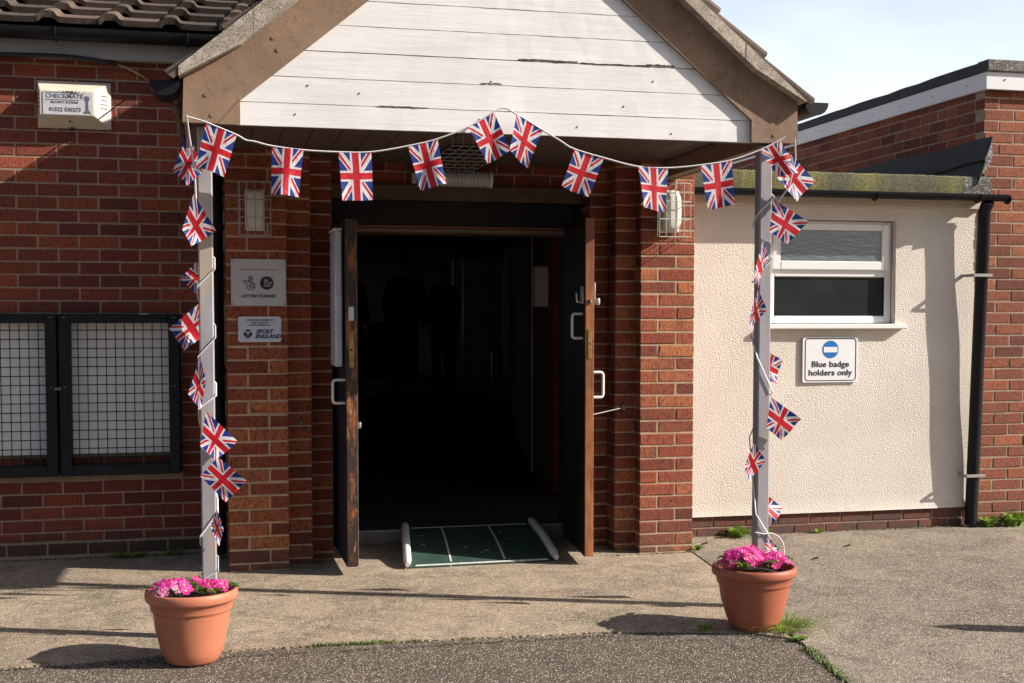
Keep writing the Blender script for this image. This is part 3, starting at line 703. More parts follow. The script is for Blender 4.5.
def person(x, y, z, h, label, cloth, turn=0, lean=0):
    t = thing('person', label, 'person', (x, y, z)); k = h/1.75
    V = []; E = []; Rr = []
    def P(p, r, par=None):
        V.append(Vector(p)*k); Rr.append((r[0]*k, r[1]*k) if isinstance(r, tuple) else (r*k, r*k)); i = len(V)-1
        if par is not None: E.append((par, i))
        return i
    pel = P((0, 0, .95), (.16, .12)); wa = P((0, .01, 1.12), (.185, .14), pel); ch = P((0, .02, 1.30), (.205, .14), wa); nk0 = P((0, .02, 1.44), (.12, .10), ch)
    nk = P((0, .01, 1.52), .055, nk0); hd = P((0, 0, 1.60), (.075, .088), nk); ht = P((0, 0, 1.685), (.07, .082), hd)
    for s in (-1, 1):
        sh = P((s*.18, .02, 1.40), .085, nk0); el = P((s*.245, .03, 1.13), .066, sh); wr = P((s*.235, -.04, .90), .038, el); pa = P((s*.225, -.06, .83), (.038, .02), wr)
        for f in range(4): a = P((s*(.245-.014*f), -.075-.01*f, .79), .0095, pa); b = P((s*(.243-.014*f), -.08-.008*f, .745+.01*abs(f-1)), .008, a)
        th = P((s*.20, -.09, .81), .011, pa)
        hp = P((s*.09, 0, .90), .12, pel); kn = P((s*.10, -.02, .50), .085, hp); an = P((s*.11, .02, .09), .065, kn); to = P((s*.13, -.13, .04), .04, an)
    me = bpy.data.meshes.new('body'); me.from_pydata([tuple(v) for v in V], E, [])
    o = bpy.data.objects.new('body', me); COL.objects.link(o)
    o.modifiers.new('s', 'SKIN'); o.modifiers.new('u', 'SUBSURF').levels = 1
    for i, sv in enumerate(me.skin_vertices[0].data): sv.radius = Rr[i]; sv.use_root = (i == 0)
    dg = bpy.context.evaluated_depsgraph_get(); dg.update(); m2 = bpy.data.meshes.new_from_object(o.evaluated_get(dg))
    COL.objects.unlink(o); bpy.data.objects.remove(o)
    rot = Matrix.Rotation(turn, 4, 'Z')
    m2.transform(rot); m2.materials.clear(); m2.materials.append(cloth); m2.materials.append(M['skin'])
    for p in m2.polygons:
        p.use_smooth = True
        if p.center.z > 1.49*k or (abs(p.center.x) > .17*k and p.center.z < .90*k and p.center.z > .7*k): p.material_index = 1
    b = bpy.data.objects.new('body', m2); COL.objects.link(b); b.parent = t
    mb = MB(); mb.lathe([(.088*math.cos(R(a))*k, .10*math.sin(R(a))*k) for a in range(-12, 91, 12)], (x, y+.012*k, z+1.665*k), 20); sm(mb.build('hair', M['hair'], t))
    return t
person(2.49, 16.8, .42, 1.78, 'stout person in a dark jacket standing in the middle of the unlit hall, back turned', M['cloth_dark'], R(175))
person(1.84, 17.6, .42, 1.72, 'person at the left of the unlit hall, mostly hidden beside the left door', M['cloth_brown'], R(20))
person(3.14, 17.6, .42, 1.70, 'person at the right of the unlit hall, against the inner door frame', M['cloth_brown'], R(-40))

# ------------------------------------------------------------------ grilled windows
def grille_window(x0, x1, z0, z1):
    w = MB(); y0 = 7.602
    w.cham(x0, x0+.062, y0, 7.70, z0, z1, .004); w.cham(x1-.062, x1, y0, 7.70, z0, z1, .004)
    w.cham(x0+.062, x1-.062, y0, 7.70, z1-.052, z1, .004); w.cham(x0+.062, x1-.062, y0, 7.70, z0, z0+.062, .004)
    W0 = w.build('grilled_window', M['grille_frame'], CH)
    g = MB(); a, b, c, d = x0+.05, x1-.05, z0+.05, z1-.04
    n = round((b-a)/.0515)
    for i in range(1, n): x = a+(b-a)*i/n; g.tube([(x, 7.640, c), (x, 7.640, d)], .0031, 5, False)
    n = round((d-c)/.0515)
    for i in range(1, n): z = c+(d-c)*i/n; g.tube([(a, 7.645, z), (b, 7.645, z)], .0031, 5, False)
    g.build('mesh_grille', M['black_mesh'], W0)
    p = MB(); p.box(x0+.02, x1-.045, 7.708, 7.80, z0+.118, z1-.02); p.build('window_panel', M['panel'], W0)
    p = MB(); p.box(x1-.0445, x1-.03, 7.704, 7.80, z0+.118, z1-.02); p.build('side_frame', M['cream_board'], W0)
    s = MB(); bricks(s, 'Y', 7.752, x0+.005, x1-.005, z0+.003, z0+.112, .05, z0+.02, .03); s.box(x0+.004, x1-.004, 7.757, 7.80, z0+.003, z0+.117, .5, 1)
    s.build('brick_sill', [M['brick'], M['mortar']], W0)
    for (sx, sz) in ((x0+.03, z1-.02), (x1-.03, z1-.02), (x0+.03, z1-.42), (x1-.03, z1-.42)): MB().lathe([(0, .003), (.006, .002), (.006, -.002), (0, -.003)], (sx, y0-.001, sz), 8).build('screw', M['stay'], W0)
    return W0
w1 = grille_window(-.872, -.203, .489, 1.423); w2 = grille_window(-1.60, -.884, .489, 1.423)
MB().cham(-.945, -.915, 7.66, 7.68, 1.24, 1.27, .003).build('padlock', M['rust_wire'], w2)
mb = MB(); mb.tube([(-.935+.006*math.sin(i), 7.70, 1.38-.014*i) for i in range(9)], .004, 6); mb.build('padlock_chain', M['rust_wire'], w2)
mb = MB(); mb.cham(-.90, -.86, 7.585, 7.601, .985, 1.005, .003); mb.build('latch', M['rust_wire'], w1)
hw = MB(); hw.cham(-2.3, -1.187, 7.70, 7.74, 2.105, 2.125, .004); hw.cham(-1.21, -1.187, 7.71, 7.78, 2.126, 2.62, .004); hw.cham(-2.3, -1.212, 7.715, 7.76, 2.126, 2.16, .003)
hw = hw.build('high_window', M['cream_board'], CH)
mb = MB(); mb.box(-2.3, -1.212, 7.765, 7.775, 2.16, 2.62); mb.build('pane', M['glass'], hw)

# ================================================================== PORCH CANOPY
PC = thing('porch_canopy', 'white boarded gable porch with brown bargeboards on two thin grey posts', 'porch', (1.2745, 5.55, 0))
random.seed(9)
mb = MB(); zs = [2.217, 2.317, 2.430, 2.544, 2.657, 2.766, 2.877, 2.988, 3.10, 3.21, 3.32]
def gx(z): return max(.10, .112+(z-2.316)/.82-.06)
for i, (a, b) in enumerate(zip(zs, zs[1:])):
    nseg = 30; tn = random.random(); top = []; bot = []
    xa0, xb0 = gx(a), gx(b)
    if xb0 >= 1.27: break
    L0, L1 = (xa0, 2.5445-xa0), (xb0, 2.5445-xb0)
    yb, yt = 5.499, 5.509
    r = lambda s: random.uniform(-s, s)
    vs = []; gap = .0014 if i != 2 else .003
    for k in range(nseg+1):
        f = k/nseg; x0 = L0[0]+(L0[1]-L0[0])*f; x1 = L1[0]+(L1[1]-L1[0])*f
        vs += [(x0, yb+r(.0007), a+.0006+r(.0006)), (x0, yb+.018, a+.001), (x1, yt+r(.0006)-.0085, b-gap+r(.0006)), (x1, yt+.012, b-gap)]
    fs = []
    for k in range(nseg):
        o = 4*k; p = o+4
        fs += [(o, p, p+2, o+2), (o+1, o, o+2, o+3)] if k == 0 else [(o, p, p+2, o+2)]
        fs += [(o, o+1, p+1, p), (o+2, p+2, p+3, o+3), (o+1, o+3, p+3, p+1)]
    fs.append((4*nseg, 4*nseg+1, 4*nseg+3, 4*nseg+2)); mb.add(vs, fs, tn)
clad = mb.build('cladding', M['white_board'], PC)
# splits, nails and rust spots in the boards
DS = plain('dark_split', (.06, .045, .035), .9)
for (x0, x1, z, w) in ((1.33, 1.60, 2.549, .005), (1.62, 1.95, 2.546, .003), (1.93, 2.06, 2.551, .006), (1.16, 1.25, 2.436, .003), (.70, .92, 2.319, .002), (1.17, 1.215, 2.247, .005)):
    n = 14; mb = MB(); pts = [(x0+(x1-x0)*k/n, z+random.uniform(-.002, .002)) for k in range(n+1)]
    for (p, q) in zip(pts, pts[1:]): mb.ribbon([p, q], w*random.uniform(.3, 1.5), 5.4962+random.uniform(0, .0004), 5.4985)
    mb.build('split', DS, clad)
for (x, z) in ((1.203, 2.445), (.345, 2.27), (.40, 2.395), (1.15, 2.277), (1.60, 2.26), (2.05, 2.245), (1.82, 2.36), (2.16, 2.61), (.62, 2.37), (1.96, 2.478)):
    mb = MB(); mb.lathe([(0, -.003), (.0028, -.003), (.0028, .003), (0, .003)], (x, 5.4985, z), 7); mb.build('nail', DS, clad)
# bargeboards
CX = 1.2745
def mir(P): return [(2*CX-x, z) for x, z in P][::-1]
bb = [(-.122, 2.217), (.112, 2.218), (.112, 2.316), (CX, 3.2705), (CX, 3.505), (.121, 2.540), (-.115, 2.408)]
foot = [(-.1225, 2.216), (.1125, 2.217), (.1125, 2.317), (.02, 2.2165)]
for s in (0, 1):
    P = bb if s == 0 else mir(bb)
    o = MB().prism(P, 5.478, 5.4985).build('bargeboard', M['brown_board'], PC)
    P = [(.023, 2.214), (.1145, 2.2145), (.1145, 2.3215)]; P = P if s == 0 else mir(P)
    MB().prism(P, 5.4745, 5.4775).build('foot_block', M['brown_board'], o)
    for (x, z) in ((-.025, 2.335), (.255, 2.585), (.275, 2.535), (.0, 2.25), (.7, 2.97)):
        xx = x if s == 0 else 2*CX-x; sc = MB().tube([(xx, 5.4745, z), (xx, 5.479, z)], .009, 12); sc.build('screw', M['brown_board'], o)
    # mortar-bedded verge strip, in lengths
    def top(x): return 2.44+.82*(x+.135)-(.036 if s else .002)
    def low(x): return 2.408+(x+.115)*.5593 if x < .121 else 2.54+(x-.121)*.8366
    cuts = [-.135, .17, .42, .66, .9, 1.12, CX]
    for a, b in zip(cuts, cuts[1:]):
        a2 = a+.0015; q = [(a2, low(a2)+.0015), (b, low(b)+.0015), (b, top(b)), (a2, top(a2))]
        if a < .121 < b: q.insert(1, (.121, low(.121)+.0015))
        if s: q = mir(q)
        j = random.uniform(-.003, .003)
        MB().prism(q, (5.418 if s else 5.416)+j*.6, 5.52).build('verge_bedding', M['undercloak'], PC)
    # eave board along the side
    x = -.118 if s == 0 else 2*CX+.118
    MB().cham(min(x, x+(-1 if s else 1)*.022), max(x, x+(-1 if s else 1)*.022), 5.50, 7.66, 2.218, 2.42, .002).build('eave_board', M['brown_board'], PC)
MB().cham(-.09, 2.64, 5.53, 5.60, 2.2235, 2.318, .003).build('front_beam', M['soffit'], PC)
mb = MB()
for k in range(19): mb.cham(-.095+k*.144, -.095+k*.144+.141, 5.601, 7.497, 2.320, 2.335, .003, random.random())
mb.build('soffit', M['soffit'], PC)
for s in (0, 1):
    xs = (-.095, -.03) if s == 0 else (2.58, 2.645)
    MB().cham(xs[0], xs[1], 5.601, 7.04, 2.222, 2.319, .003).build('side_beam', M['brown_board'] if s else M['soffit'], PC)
# roof
random.seed(31)
sl = Vector((1, 0, .82)).normalized(); sr = Vector((-1, 0, .82)).normalized()
nl = Vector((-.82, 0, 1)).normalized()
mb = MB()
tiles(mb, Vector((-.158, 5.424, 2.44+.82*(-.158+.135)-.036)), (0, 1, 0), sl, 9, 6, .33, .305, .028, .030)
tiles(mb, Vector((2*CX+.158, 5.424, 2.44+.82*(-.158+.135)-.036)), (0, 1, 0), sr, 9, 6, .33, .305, .028, .030)
rf = mb.build('roof', M['tile'], PC)
mb = MB(); mb.tube([(CX, 5.40, 3.60), (CX, 8.4, 3.60)], .11, 12); sm(mb.build('ridge', M['tile'], rf))
mb = MB()
z0 = 2.44+.82*(.01)-.045; A = [(-.125, z0), (CX, z0+.82*(CX+.125)), (CX, z0+.82*(CX+.125)-.05), (-.07, z0-.02)]
mb.prism(A, 5.521, 8.4); mb.prism(mir(A), 5.522, 8.4)
mb.build('roof_deck', M['felt'], rf)
gutter('gutter', (-.192, 5.49, 2.390), (-.192, 5.66, 2.390), .062, 'Y', PC, M['black_gutter'])
gutter('gutter', (2.768, 5.49, 2.412), (2.768, 5.75, 2.412), .058, 'Y', PC, M['black_gutter'])
# posts
for s, (xa, xb) in enumerate(((-.066, -.003), (2.527, 2.590))):
    o = MB().cham(xa, xb, 5.580, 5.643, 0, 2.222, .006, .5).build('post', M['post'], PC); sm(o, 25)
    MB().cham(xa-.02, xb+.02, 5.56, 5.663, 0.001, .008, .002).build('base_plate', M['post'], o)

# downpipe behind the left post
def pipe(name, pts, r, mat, parent, clips, label=None):
    mb = MB(); mb.tube(pts, r, 20); o = sm(mb.build(name, mat, parent), 50)
    for (x, y, z) in clips: sm(MB().lathe([(r+.005, -.014), (r+.009, -.012), (r+.009, .012), (r+.005, .014)], (x, y, z), 20).build('pipe_clip', mat, o), 40)
    return o
pipe('downpipe', [(.012, 7.46, 2.30), (.012, 7.46, .03)], .040, M['black_gutter'], CH, [(.012, 7.46, z) for z in (1.92, 1.1, .3)])

# ================================================================== RENDERED EXTENSION
EX = thing('rendered_extension', 'low cream pebble-rendered extension with white window and mossy flat roof edge', 'building', (3.9, 7.5, 0))
WX0, WX1, WZ0, WZ1 = 3.475, 4.362, 1.362, 2.036
mb = MB()
H = (WX0, WX1, WZ0, WZ1)
# front skin as a fine grid so the coat is uneven, with returns into the opening
def yr(x, z): return 7.5+.0028*math.sin(x*3.1+z*1.7)+.002*math.sin(x*9.3-z*7.1)-(.010*max(0, 1-(z-.13)/.03) if z < .16 else 0)
xs = [2.779+i*.0525 for i in range(42)]+[4.985]; zs = [.13+.05*i for i in range(41)]+[2.14]
xs = sorted(set([x for x in xs if abs(x-WX0) > .02 and abs(x-WX1) > .02]+[WX0, WX1])); zs = sorted(set([z for z in zs if abs(z-WZ0) > .02 and abs(z-WZ1) > .02]+[WZ0, WZ1]))
id_ = {}; vs = []
for i, x in enumerate(xs):
    for j, z in enumerate(zs): id_[i, j] = len(vs); vs.append((x, yr(x, z), z))
fs = []
for i in range(len(xs)-1):
    for j in range(len(zs)-1):
        if H[0]-.001 < xs[i] < H[1]-.001 and H[2]-.001 < zs[j] < H[3]-.001: continue
        fs.append((id_[i, j], id_[i+1, j], id_[i+1, j+1], id_[i, j+1]))
mb.add(vs, fs)
for (a, b) in (((WX0, WZ0), (WX0, WZ1)), ((WX0, WZ1), (WX1, WZ1)), ((WX1, WZ1), (WX1, WZ0))):
    n = 8
    for k in range(n):
        p = (a[0]+(b[0]-a[0])*k/n, a[1]+(b[1]-a[1])*k/n); q = (a[0]+(b[0]-a[0])*(k+1)/n, a[1]+(b[1]-a[1])*(k+1)/n)
        mb.add([(p[0], 7.502, p[1]), (q[0], 7.502, q[1]), (q[0], 7.62, q[1]), (p[0], 7.62, p[1])], [(0, 1, 2, 3)])
mb.add([(2.779, 7.488, .13), (4.985, 7.488, .13), (4.985, 7.56, .13), (2.779, 7.56, .13)], [(0, 1, 2, 3)])
frame_boxes(mb, 2.779, 4.985, 7.62, 7.8, .0, 2.2, [H], 0)
sm(mb.build('rendered_wall', M['render'], EX), 40)
random.seed(4)
mb = MB(); bricks(mb, 'Y', 7.508, 2.779, 4.98, .0, .129, .06, -.018, .06); mb.box(2.779, 4.98, 7.5135, 7.618, 0, .129, .5, 1)
mb.build('brick_plinth', [brick_mat('brick_plinth', [(.13, .04, .03), (.20, .065, .045), (.16, .05, .036)], 1.0, .6), M['mortar']], EX)
# window
F = MB(); y0, y1 = 7.548, 7.615
def bar(mb, x0, x1, z0, z1, y0=y0, y1=y1, c=.006): mb.cham(x0, x1, y0, y1, z0, z1, c)
bar(F, WX0+.003, WX0+.05, WZ0+.003, WZ1-.003); bar(F, WX1-.05, WX1-.003, WZ0+.003, WZ1-.003)
bar(F, WX0+.05, WX1-.05, WZ1-.048, WZ1-.003); bar(F, WX0+.05, WX1-.05, WZ0+.003, WZ0+.052); bar(F, WX0+.05, WX1-.05, 1.668, 1.722)
WN = F.build('window', M['pvc'], EX)
F = MB(); a, b, c, d = WX0+.028, WX1-.028, 1.712, WZ1-.022; y2 = 7.528
bar(F, a, a+.055, c, d, y2, 7.547); bar(F, b-.055, b, c, d, y2, 7.547); bar(F, a+.055, b-.055, d-.042, d, y2, 7.547); bar(F, a+.055, b-.055, c, c+.058, y2, 7.547)
F.build('top_sash', M['pvc'], WN)
MB().box(a+.05, b-.05, 7.5415, 7.5465, c+.05, d-.04).build('frosted_pane', M['frost'], WN)
MB().box(WX0+.045, WX1-.045, 7.562, 7.567, WZ0+.048, 1.672).build('lower_pane', M['glass'], WN)
F = MB(); g_ = .004
for (p, q, r_, s_) in ((WX0+.0505, WX0+.0505+g_, WZ0+.0525, 1.6675), (WX1-.0545, WX1-.0505, WZ0+.0525, 1.6675), (WX0+.0545, WX1-.0545, 1.6635, 1.6675), (WX0+.0545, WX1-.0545, WZ0+.0525, WZ0+.0565)): F.box(p, q, 7.553, 7.5615, r_, s_)
F.build('gasket', M['ink'], WN)
MB().cham(3.425, 4.425, 7.445, 7.60, 1.328, 1.3605, .006).build('window_sill', M['pvc'], WN)
MB().box(3.3, 4.6, 7.9, 7.92, 1.2, 2.15).build('dark_backing', M['inside_dark'], WN)  # dark sheet behind the panes, standing in for the unlit room
# eave
MB().cham(2.779, 4.975, 7.462, 7.499, 2.120, 2.210, .003).build('fascia_board', M['cream_board'], EX)
mb = MB(); n = 60
for (xa, xb, m_) in ((2.779, 4.775, 'moss'), (4.778, 4.984, 'felt')):
    mb = MB(); N_ = int((xb-xa)/.03); vs = []; fs = []
    for i in range(N_+1):
        x = xa+(xb-xa)*i/N_; k = random.uniform(-.003, .003)
        vs += [(x, 7.461, 2.192), (x, 7.392+k*.3, 2.192), (x, 7.382+k, 2.27), (x, 7.388+k, 2.318+k), (x, 7.41, 2.330+k), (x, 7.45, 2.328), (x, 7.47, 2.28)]
    for i in range(N_):
        for k in range(6): fs.append((7*i+k, 7*(i+1)+k, 7*(i+1)+k+1, 7*i+k+1))
    fs += [tuple(range(7)), tuple(7*N_+k for k in range(7))[::-1]]
    mb.add(vs, fs); sm(mb.build('roof_kerb', M['moss'] if m_ == 'moss' else M['felt_grey'], EX), 50)
MB().box(2.779, 4.984, 7.462, 13, 2.2115, 2.268).build('flat_roof', M['felt'], EX)
gg = gutter('gutter', (2.80, 7.345, 2.205), (5.075, 7.345, 2.190), .043, 'X', EX, M['black_gutter'])
mb = MB()
for x in (3.1, 4.12, 4.86):
    mb = MB(); mb.tube([(x, 7.345+.046*math.cos(R(t)), 2.199+.046*math.sin(R(t))) for t in range(180, 361, 15)]+[(x, 7.39, 2.213)], .006, 6); mb.build('gutter_bracket', M['black_gutter'], gg)
dp = pipe('downpipe', [(4.940, 7.35, 2.16), (4.940, 7.392, 2.10), (4.922, 7.452, .02)], .041, M['black_gutter'], EX, [])
for z in (1.68, .35):
    yc = 7.452-.060*(z/2.1)-.052; mb = MB(); mb.cham(4.862, 4.985, yc, yc+.008, z-.010, z+.010, .002); mb.cham(4.845, 4.864, yc, 7.50, z-.010, z+.010, .002); mb.build('pipe_clip', M['stay'], dp)

# ================================================================== BRICK ANNEXE
AN = thing('brick_annexe', 'taller flat-roofed brick annexe with white fascia at the right edge', 'building', (5.0, 7.48, 0))
random.seed(17)
AX = 4.985
mb = MB(); bricks(mb, 'Y', 7.48, AX, 6.3, .0, 2.91, .1025, .011, AX)
bricks(mb, 'X', AX, 7.588, 13.5, 2.0, 2.91, .1, .011, 7.475)
mb.box(AX+.0035, 12, 7.4835, 7.75, 0, 2.91, .5, 1); mb.box(AX+.0035, AX+.25, 7.75, 16, 2.0, 2.91, .5, 1)
mb.build('brick_wall', [M['brick_annexe'], M['mortar_annexe']], AN)
mb = MB(); mb.cham(AX-.022, AX+.003, 7.452, 16, 2.906, 3.022, .003); mb.build('side_fascia', M['fascia_white'], AN)
fo = MB().cham(AX-.024, 12, 7.428, 7.4515, 2.906, 3.022, .003).build('front_fascia', M['fascia_white'], AN)
for k in range(14): MB().lathe([(0, -.004), (.006, -.003), (.006, .003), (0, .004)], (AX-.022, 7.65+k*.42, 2.965), 8).build('fixing', M['rust_wire'], AN)
for k in range(3): MB().lathe([(0, -.004), (.006, -.003), (.006, .003), (0, .004)], (5.10+k*.5, 7.427, 2.972), 8).build('fixing', M['rust_wire'], AN)
mb = MB(); N_ = 40; vs = []; fs = []
for i in range(N_+1):
    y = 7.42+(16-7.42)*i/N_; k = random.uniform(-.006, .006); vs += [(AX-.030, y, 3.023), (AX-.032, y, 3.085+k), (AX+.01, y, 3.10+k), (AX+.25, y, 3.06)]
for i in range(N_):
    for k in range(3): fs.append((4*i+k, 4*i+k+1, 4*(i+1)+k+1, 4*(i+1)+k))
fs += [(0, 1, 2, 3)]; mb.add(vs, fs); mb.build('felt_edge', M['felt'], AN)
MB().cham(AX-.0265, 12, 7.405, 7.53, 3.0235, 3.098, .004).build('felt_edge', M['felt_grey'], AN)
MB().box(AX+.02, 12, 7.53, 16, 2.92, 3.04).build('flat_roof', M['felt'], AN)
mb = MB(); vs = []; fs = []; N_ = 44
for i in range(N_+1):
    y = 7.37+(12.5-7.37)*i/N_; k = .012*math.sin(y*5.3)+random.uniform(-.005, .005); b_ = .02+.014*math.sin(y*2.9+1)
    vs += [(AX-.010, y, 2.585+k*.6), (AX-.022-b_*.3, y, 2.52), (AX-.05-b_, y, 2.43+k), (AX-.045, y, 2.415+k), (AX-.10-b_, y, 2.27), (AX-.002, y, 2.585+k*.6)]
for i in range(N_):
    for k in (0, 1, 2, 3): fs.append((6*i+k, 6*i+k+1, 6*(i+1)+k+1, 6*(i+1)+k))
    fs.append((6*i+5, 6*i, 6*(i+1), 6*(i+1)+5))
fs.append((5, 0, 1, 2, 3, 4)); mb.add(vs, fs); mb.build('flashing', M['felt'], AN)
mb = MB(); P = [(AX-.002, 2.592), (AX+.025, 2.585), (AX+.05, 2.54), (AX+.058, 2.49), (AX+.045, 2.44), (AX+.02, 2.40), (AX-.01, 2.36), (AX-.03, 2.36), (AX-.02, 2.45)]
mb.prism(P, 7.462, 7.4785); mb.build('lead_patch', M['lead'], AN)

# ================================================================== FITTINGS
# alarm box
AB = thing('alarm_box', 'yellowed alarm siren box with a worn printed label on the brick wall', 'alarm box', (-.76, 7.7, 2.6))
o0 = [(-.972, 2.488), (-.570, 2.488), (-.570, 2.756), (-.972, 2.756)]; i0 = [(-.950, 2.548), (-.652, 2.548), (-.652, 2.690), (-.950, 2.690)]
mb = MB(); vs = [(x, 7.698, z) for x, z in o0]+[(x, 7.688, z) for x, z in o0]+[(x, 7.595, z) for x, z in i0]
fs = [(0, 1, 2, 3)]+[(k, (k+1) % 4, 4+(k+1) % 4, 4+k) for k in range(4)]+[(4+k, 4+(k+1) % 4, 8+(k+1) % 4, 8+k) for k in range(4)]+[(8, 9, 10, 11)]
mb.add(vs, fs); ab = mb.build('cover', M['alarm'], AB)
bv = ab.modifiers.new('b', 'BEVEL'); bv.width = .006; bv.segments = 2
for k in range(4):
    z = 2.672-.024*k; MB().prismz([(-.620, 7.629), (-.588, 7.6655), (-.588, 7.669), (-.620, 7.6335)], z-.002, z+.002).build('vent_slot', M['ink'], AB); MB().box(-.968, -.955, 7.625, 7.67, z-.003, z+.003).build('vent_slot', M['ink'], AB)
MB().prism(rrect(-.930, -.664, 2.552, 2.682, .004), 7.591, 7.5945).build('label_plate', M['label'], AB)
text('CHECKMATE', .033, -.815, 2.655, 7.5905, M['ink_faded'], AB, bold=.0006, sx=1.05)
MB().box(-.918, -.735, 7.5895, 7.5908, 2.6335, 2.6365).build('label_rule', M['ink_faded'], AB)
MB().box(-.918, -.735, 7.5895, 7.5908, 2.674, 2.677).build('label_rule', M['ink_faded'], AB)
text('SECURITY SYSTEMS', .0165, -.815, 2.621, 7.5905, M['ink_faded'], AB, bold=.0003, sx=1.05)
text('01522 530273', .030, -.812, 2.580, 7.5905, M['ink_faded'], AB, bold=.0009, sx=1.0)
mb = MB(); cx = -.693   # tall chess-piece mark
mb.prism([(cx-.020, 2.562), (cx+.020, 2.562), (cx+.016, 2.572), (cx+.008, 2.580), (cx+.006, 2.630), (cx+.013, 2.637), (cx+.012, 2.660), (cx+.006, 2.654), (cx, 2.664), (cx-.006, 2.654), (cx-.012, 2.660), (cx-.013, 2.637), (cx-.006, 2.630), (cx-.008, 2.580), (cx-.016, 2.572)], 7.5895, 7.591)
mb.build('chess_mark', M['ink_faded'], AB)
mb = MB(); mb.tube([(-.79, 7.632, 2.520), (-.79, 7.64, 2.522)], .006, 10); mb.cham(-.80, -.77, 7.66, 7.69, 2.478, 2.488, .003); mb.build('fixing', M['ink'], AB)
mb = MB()
for k in range(60):
    x = random.gauss(-.775, .03); mb.lathe([(0, .003), (random.uniform(.002, .005), 0), (0, -.002)], (x, 7.590+random.uniform(-.002, .004), 2.680+random.uniform(-.008, .006)), 6)
mb.build('moss_spots', M['moss'], AB)

# cable along the left fascia
mb = MB(); pts = smooth_path([(-3, 7.60, 2.88), (-1.4, 7.60, 2.872), (-1.1, 7.60, 2.876), (-.86, 7.60, 2.880), (-.68, 7.61, 2.872), (-.53, 7.655, 2.862)])
mb.tube(pts, .014, 8); 
CB = thing('overhead_cable', 'black cable with a green and yellow tail sagging below the left gutter', 'cable', (-1, 7.4, 2.85))
sm(mb.build('sheath', M['cable'], CB), 60)
mb = MB(); mb.tube(smooth_path([(-.56, 7.65, 2.866), (-.53, 7.66, 2.860), (-.465, 7.672, 2.838), (-.40, 7.675, 2.805), (-.345, 7.67, 2.770), (-.30, 7.2, 2.68), (-.23, 6.3, 2.52), (-.205, 5.85, 2.40)]), .005, 8); sm(mb.build('earth_wire', M['earth_cable'], CB), 60)

# caged bulkhead lamps
def cage_lamp(label, x0, x1, z0, z1, yb, wire='steel_wire'):
    t = thing('bulkhead_lamp', label, 'wall light', ((x0+x1)/2, yb, z0), 'caged lamps on the two brick piers')
    cx, cz = (x0+x1)/2, (z0+z1)/2
    MB().cham(x0+.030, x1-.030, yb-.028, yb-.002, z0+.030, z1-.030, .010).build('back_plate', M['glass_lamp'], t)
    mb = MB(); n = 14; P = []
    w, h = (x1-x0)/2-.035, (z1-z0)/2-.035
    vs = []; fs = []; rings = [(0, 1), (.5, .97), (.85, .78), (1, .45), (1, 0)]
    K = 28
    for (sc_, _), yy in zip([(1, 0), (1, 0), (.93, 0), (.75, 0), (.4, 0)], (yb-.03, yb-.055, yb-.082, yb-.094, yb-.098)):
        for k in range(K):
            a = 2*math.pi*k/K; c_, s_ = math.cos(a), math.sin(a); e = .55
            vs.append((cx+w*sc_*math.copysign(abs(c_)**e, c_), yy, cz+h*(sc_ if sc_ > .9 else .5+sc_*.5)*math.copysign(abs(s_)**e, s_)))
    for r_ in range(4):
        for k in range(K): fs.append((r_*K+k, r_*K+(k+1) % K, (r_+1)*K+(k+1) % K, (r_+1)*K+k))
    fs.append([4*K+k for k in range(K)]); mb.add(vs, fs); sm(mb.build('diffuser', M['glass_lamp'], t), 50)
    mb = MB(); y = yb-.128
    for f in (0, .21, .5, .79, 1): x = x0+(x1-x0)*f; mb.tube([(x, yb, z0), (x, y, z0), (x, y, z1), (x, yb, z1)], .0022, 6)
    for f in (0, .33, .66, 1): z = z0+(z1-z0)*f; mb.tube([(x0, yb, z), (x0, y, z), (x1, y, z), (x1, yb, z)], .0028, 6)
    for x in (x0-.006,): mb.tube([(x, y+.02, z0), (x, y+.02, z1)], .0028, 6)
    mb.build('wire_guard', M[wire], t); return t
cage_lamp('caged oval lamp in shade on the left brick pier above the silver plaque', .137, .300, 1.845, 2.132, 7.046, 'stay')  # left guard in a darker wire: its shade is put into the colour
cage_lamp('caged oval lamp catching the sun on the right brick pier', 2.510, 2.700, 1.870, 2.180, 7.046)
# ribbed tube lamp above the door
t = thing('ribbed_tube_lamp', 'grey ribbed cylindrical lamp on the wall above the doorway', 'wall light', (1.4, 7.46, 2.22))
mb = MB(); prof = []
L0, L1 = 1.20, 1.60
vs = []; pts = []; rs = []
n = 66
for k in range(n+1): pts.append((L0+(L1-L0)*k/n, 7.375, 2.222)); rs.append(.046+.0035*(1 if (k//2) % 2 else -1))
mb.tube(pts, rs, 20); mb.build('ribbed_glass', plain('ribbed_lamp_glass', (.46, .47, .48), .15, .05, 20, 0), t)
mb = MB(); mb.tube([(1.17, 7.375, 2.222), (1.20, 7.375, 2.222)], .05, 16); mb.tube([(1.60, 7.375, 2.222), (1.615, 7.375, 2.222)], .05, 16); mb.cham(1.15, 1.63, 7.45, 7.498, 2.20, 2.262, .004); sm(mb.build('end_cap', M['inside_pale'], t), 30)
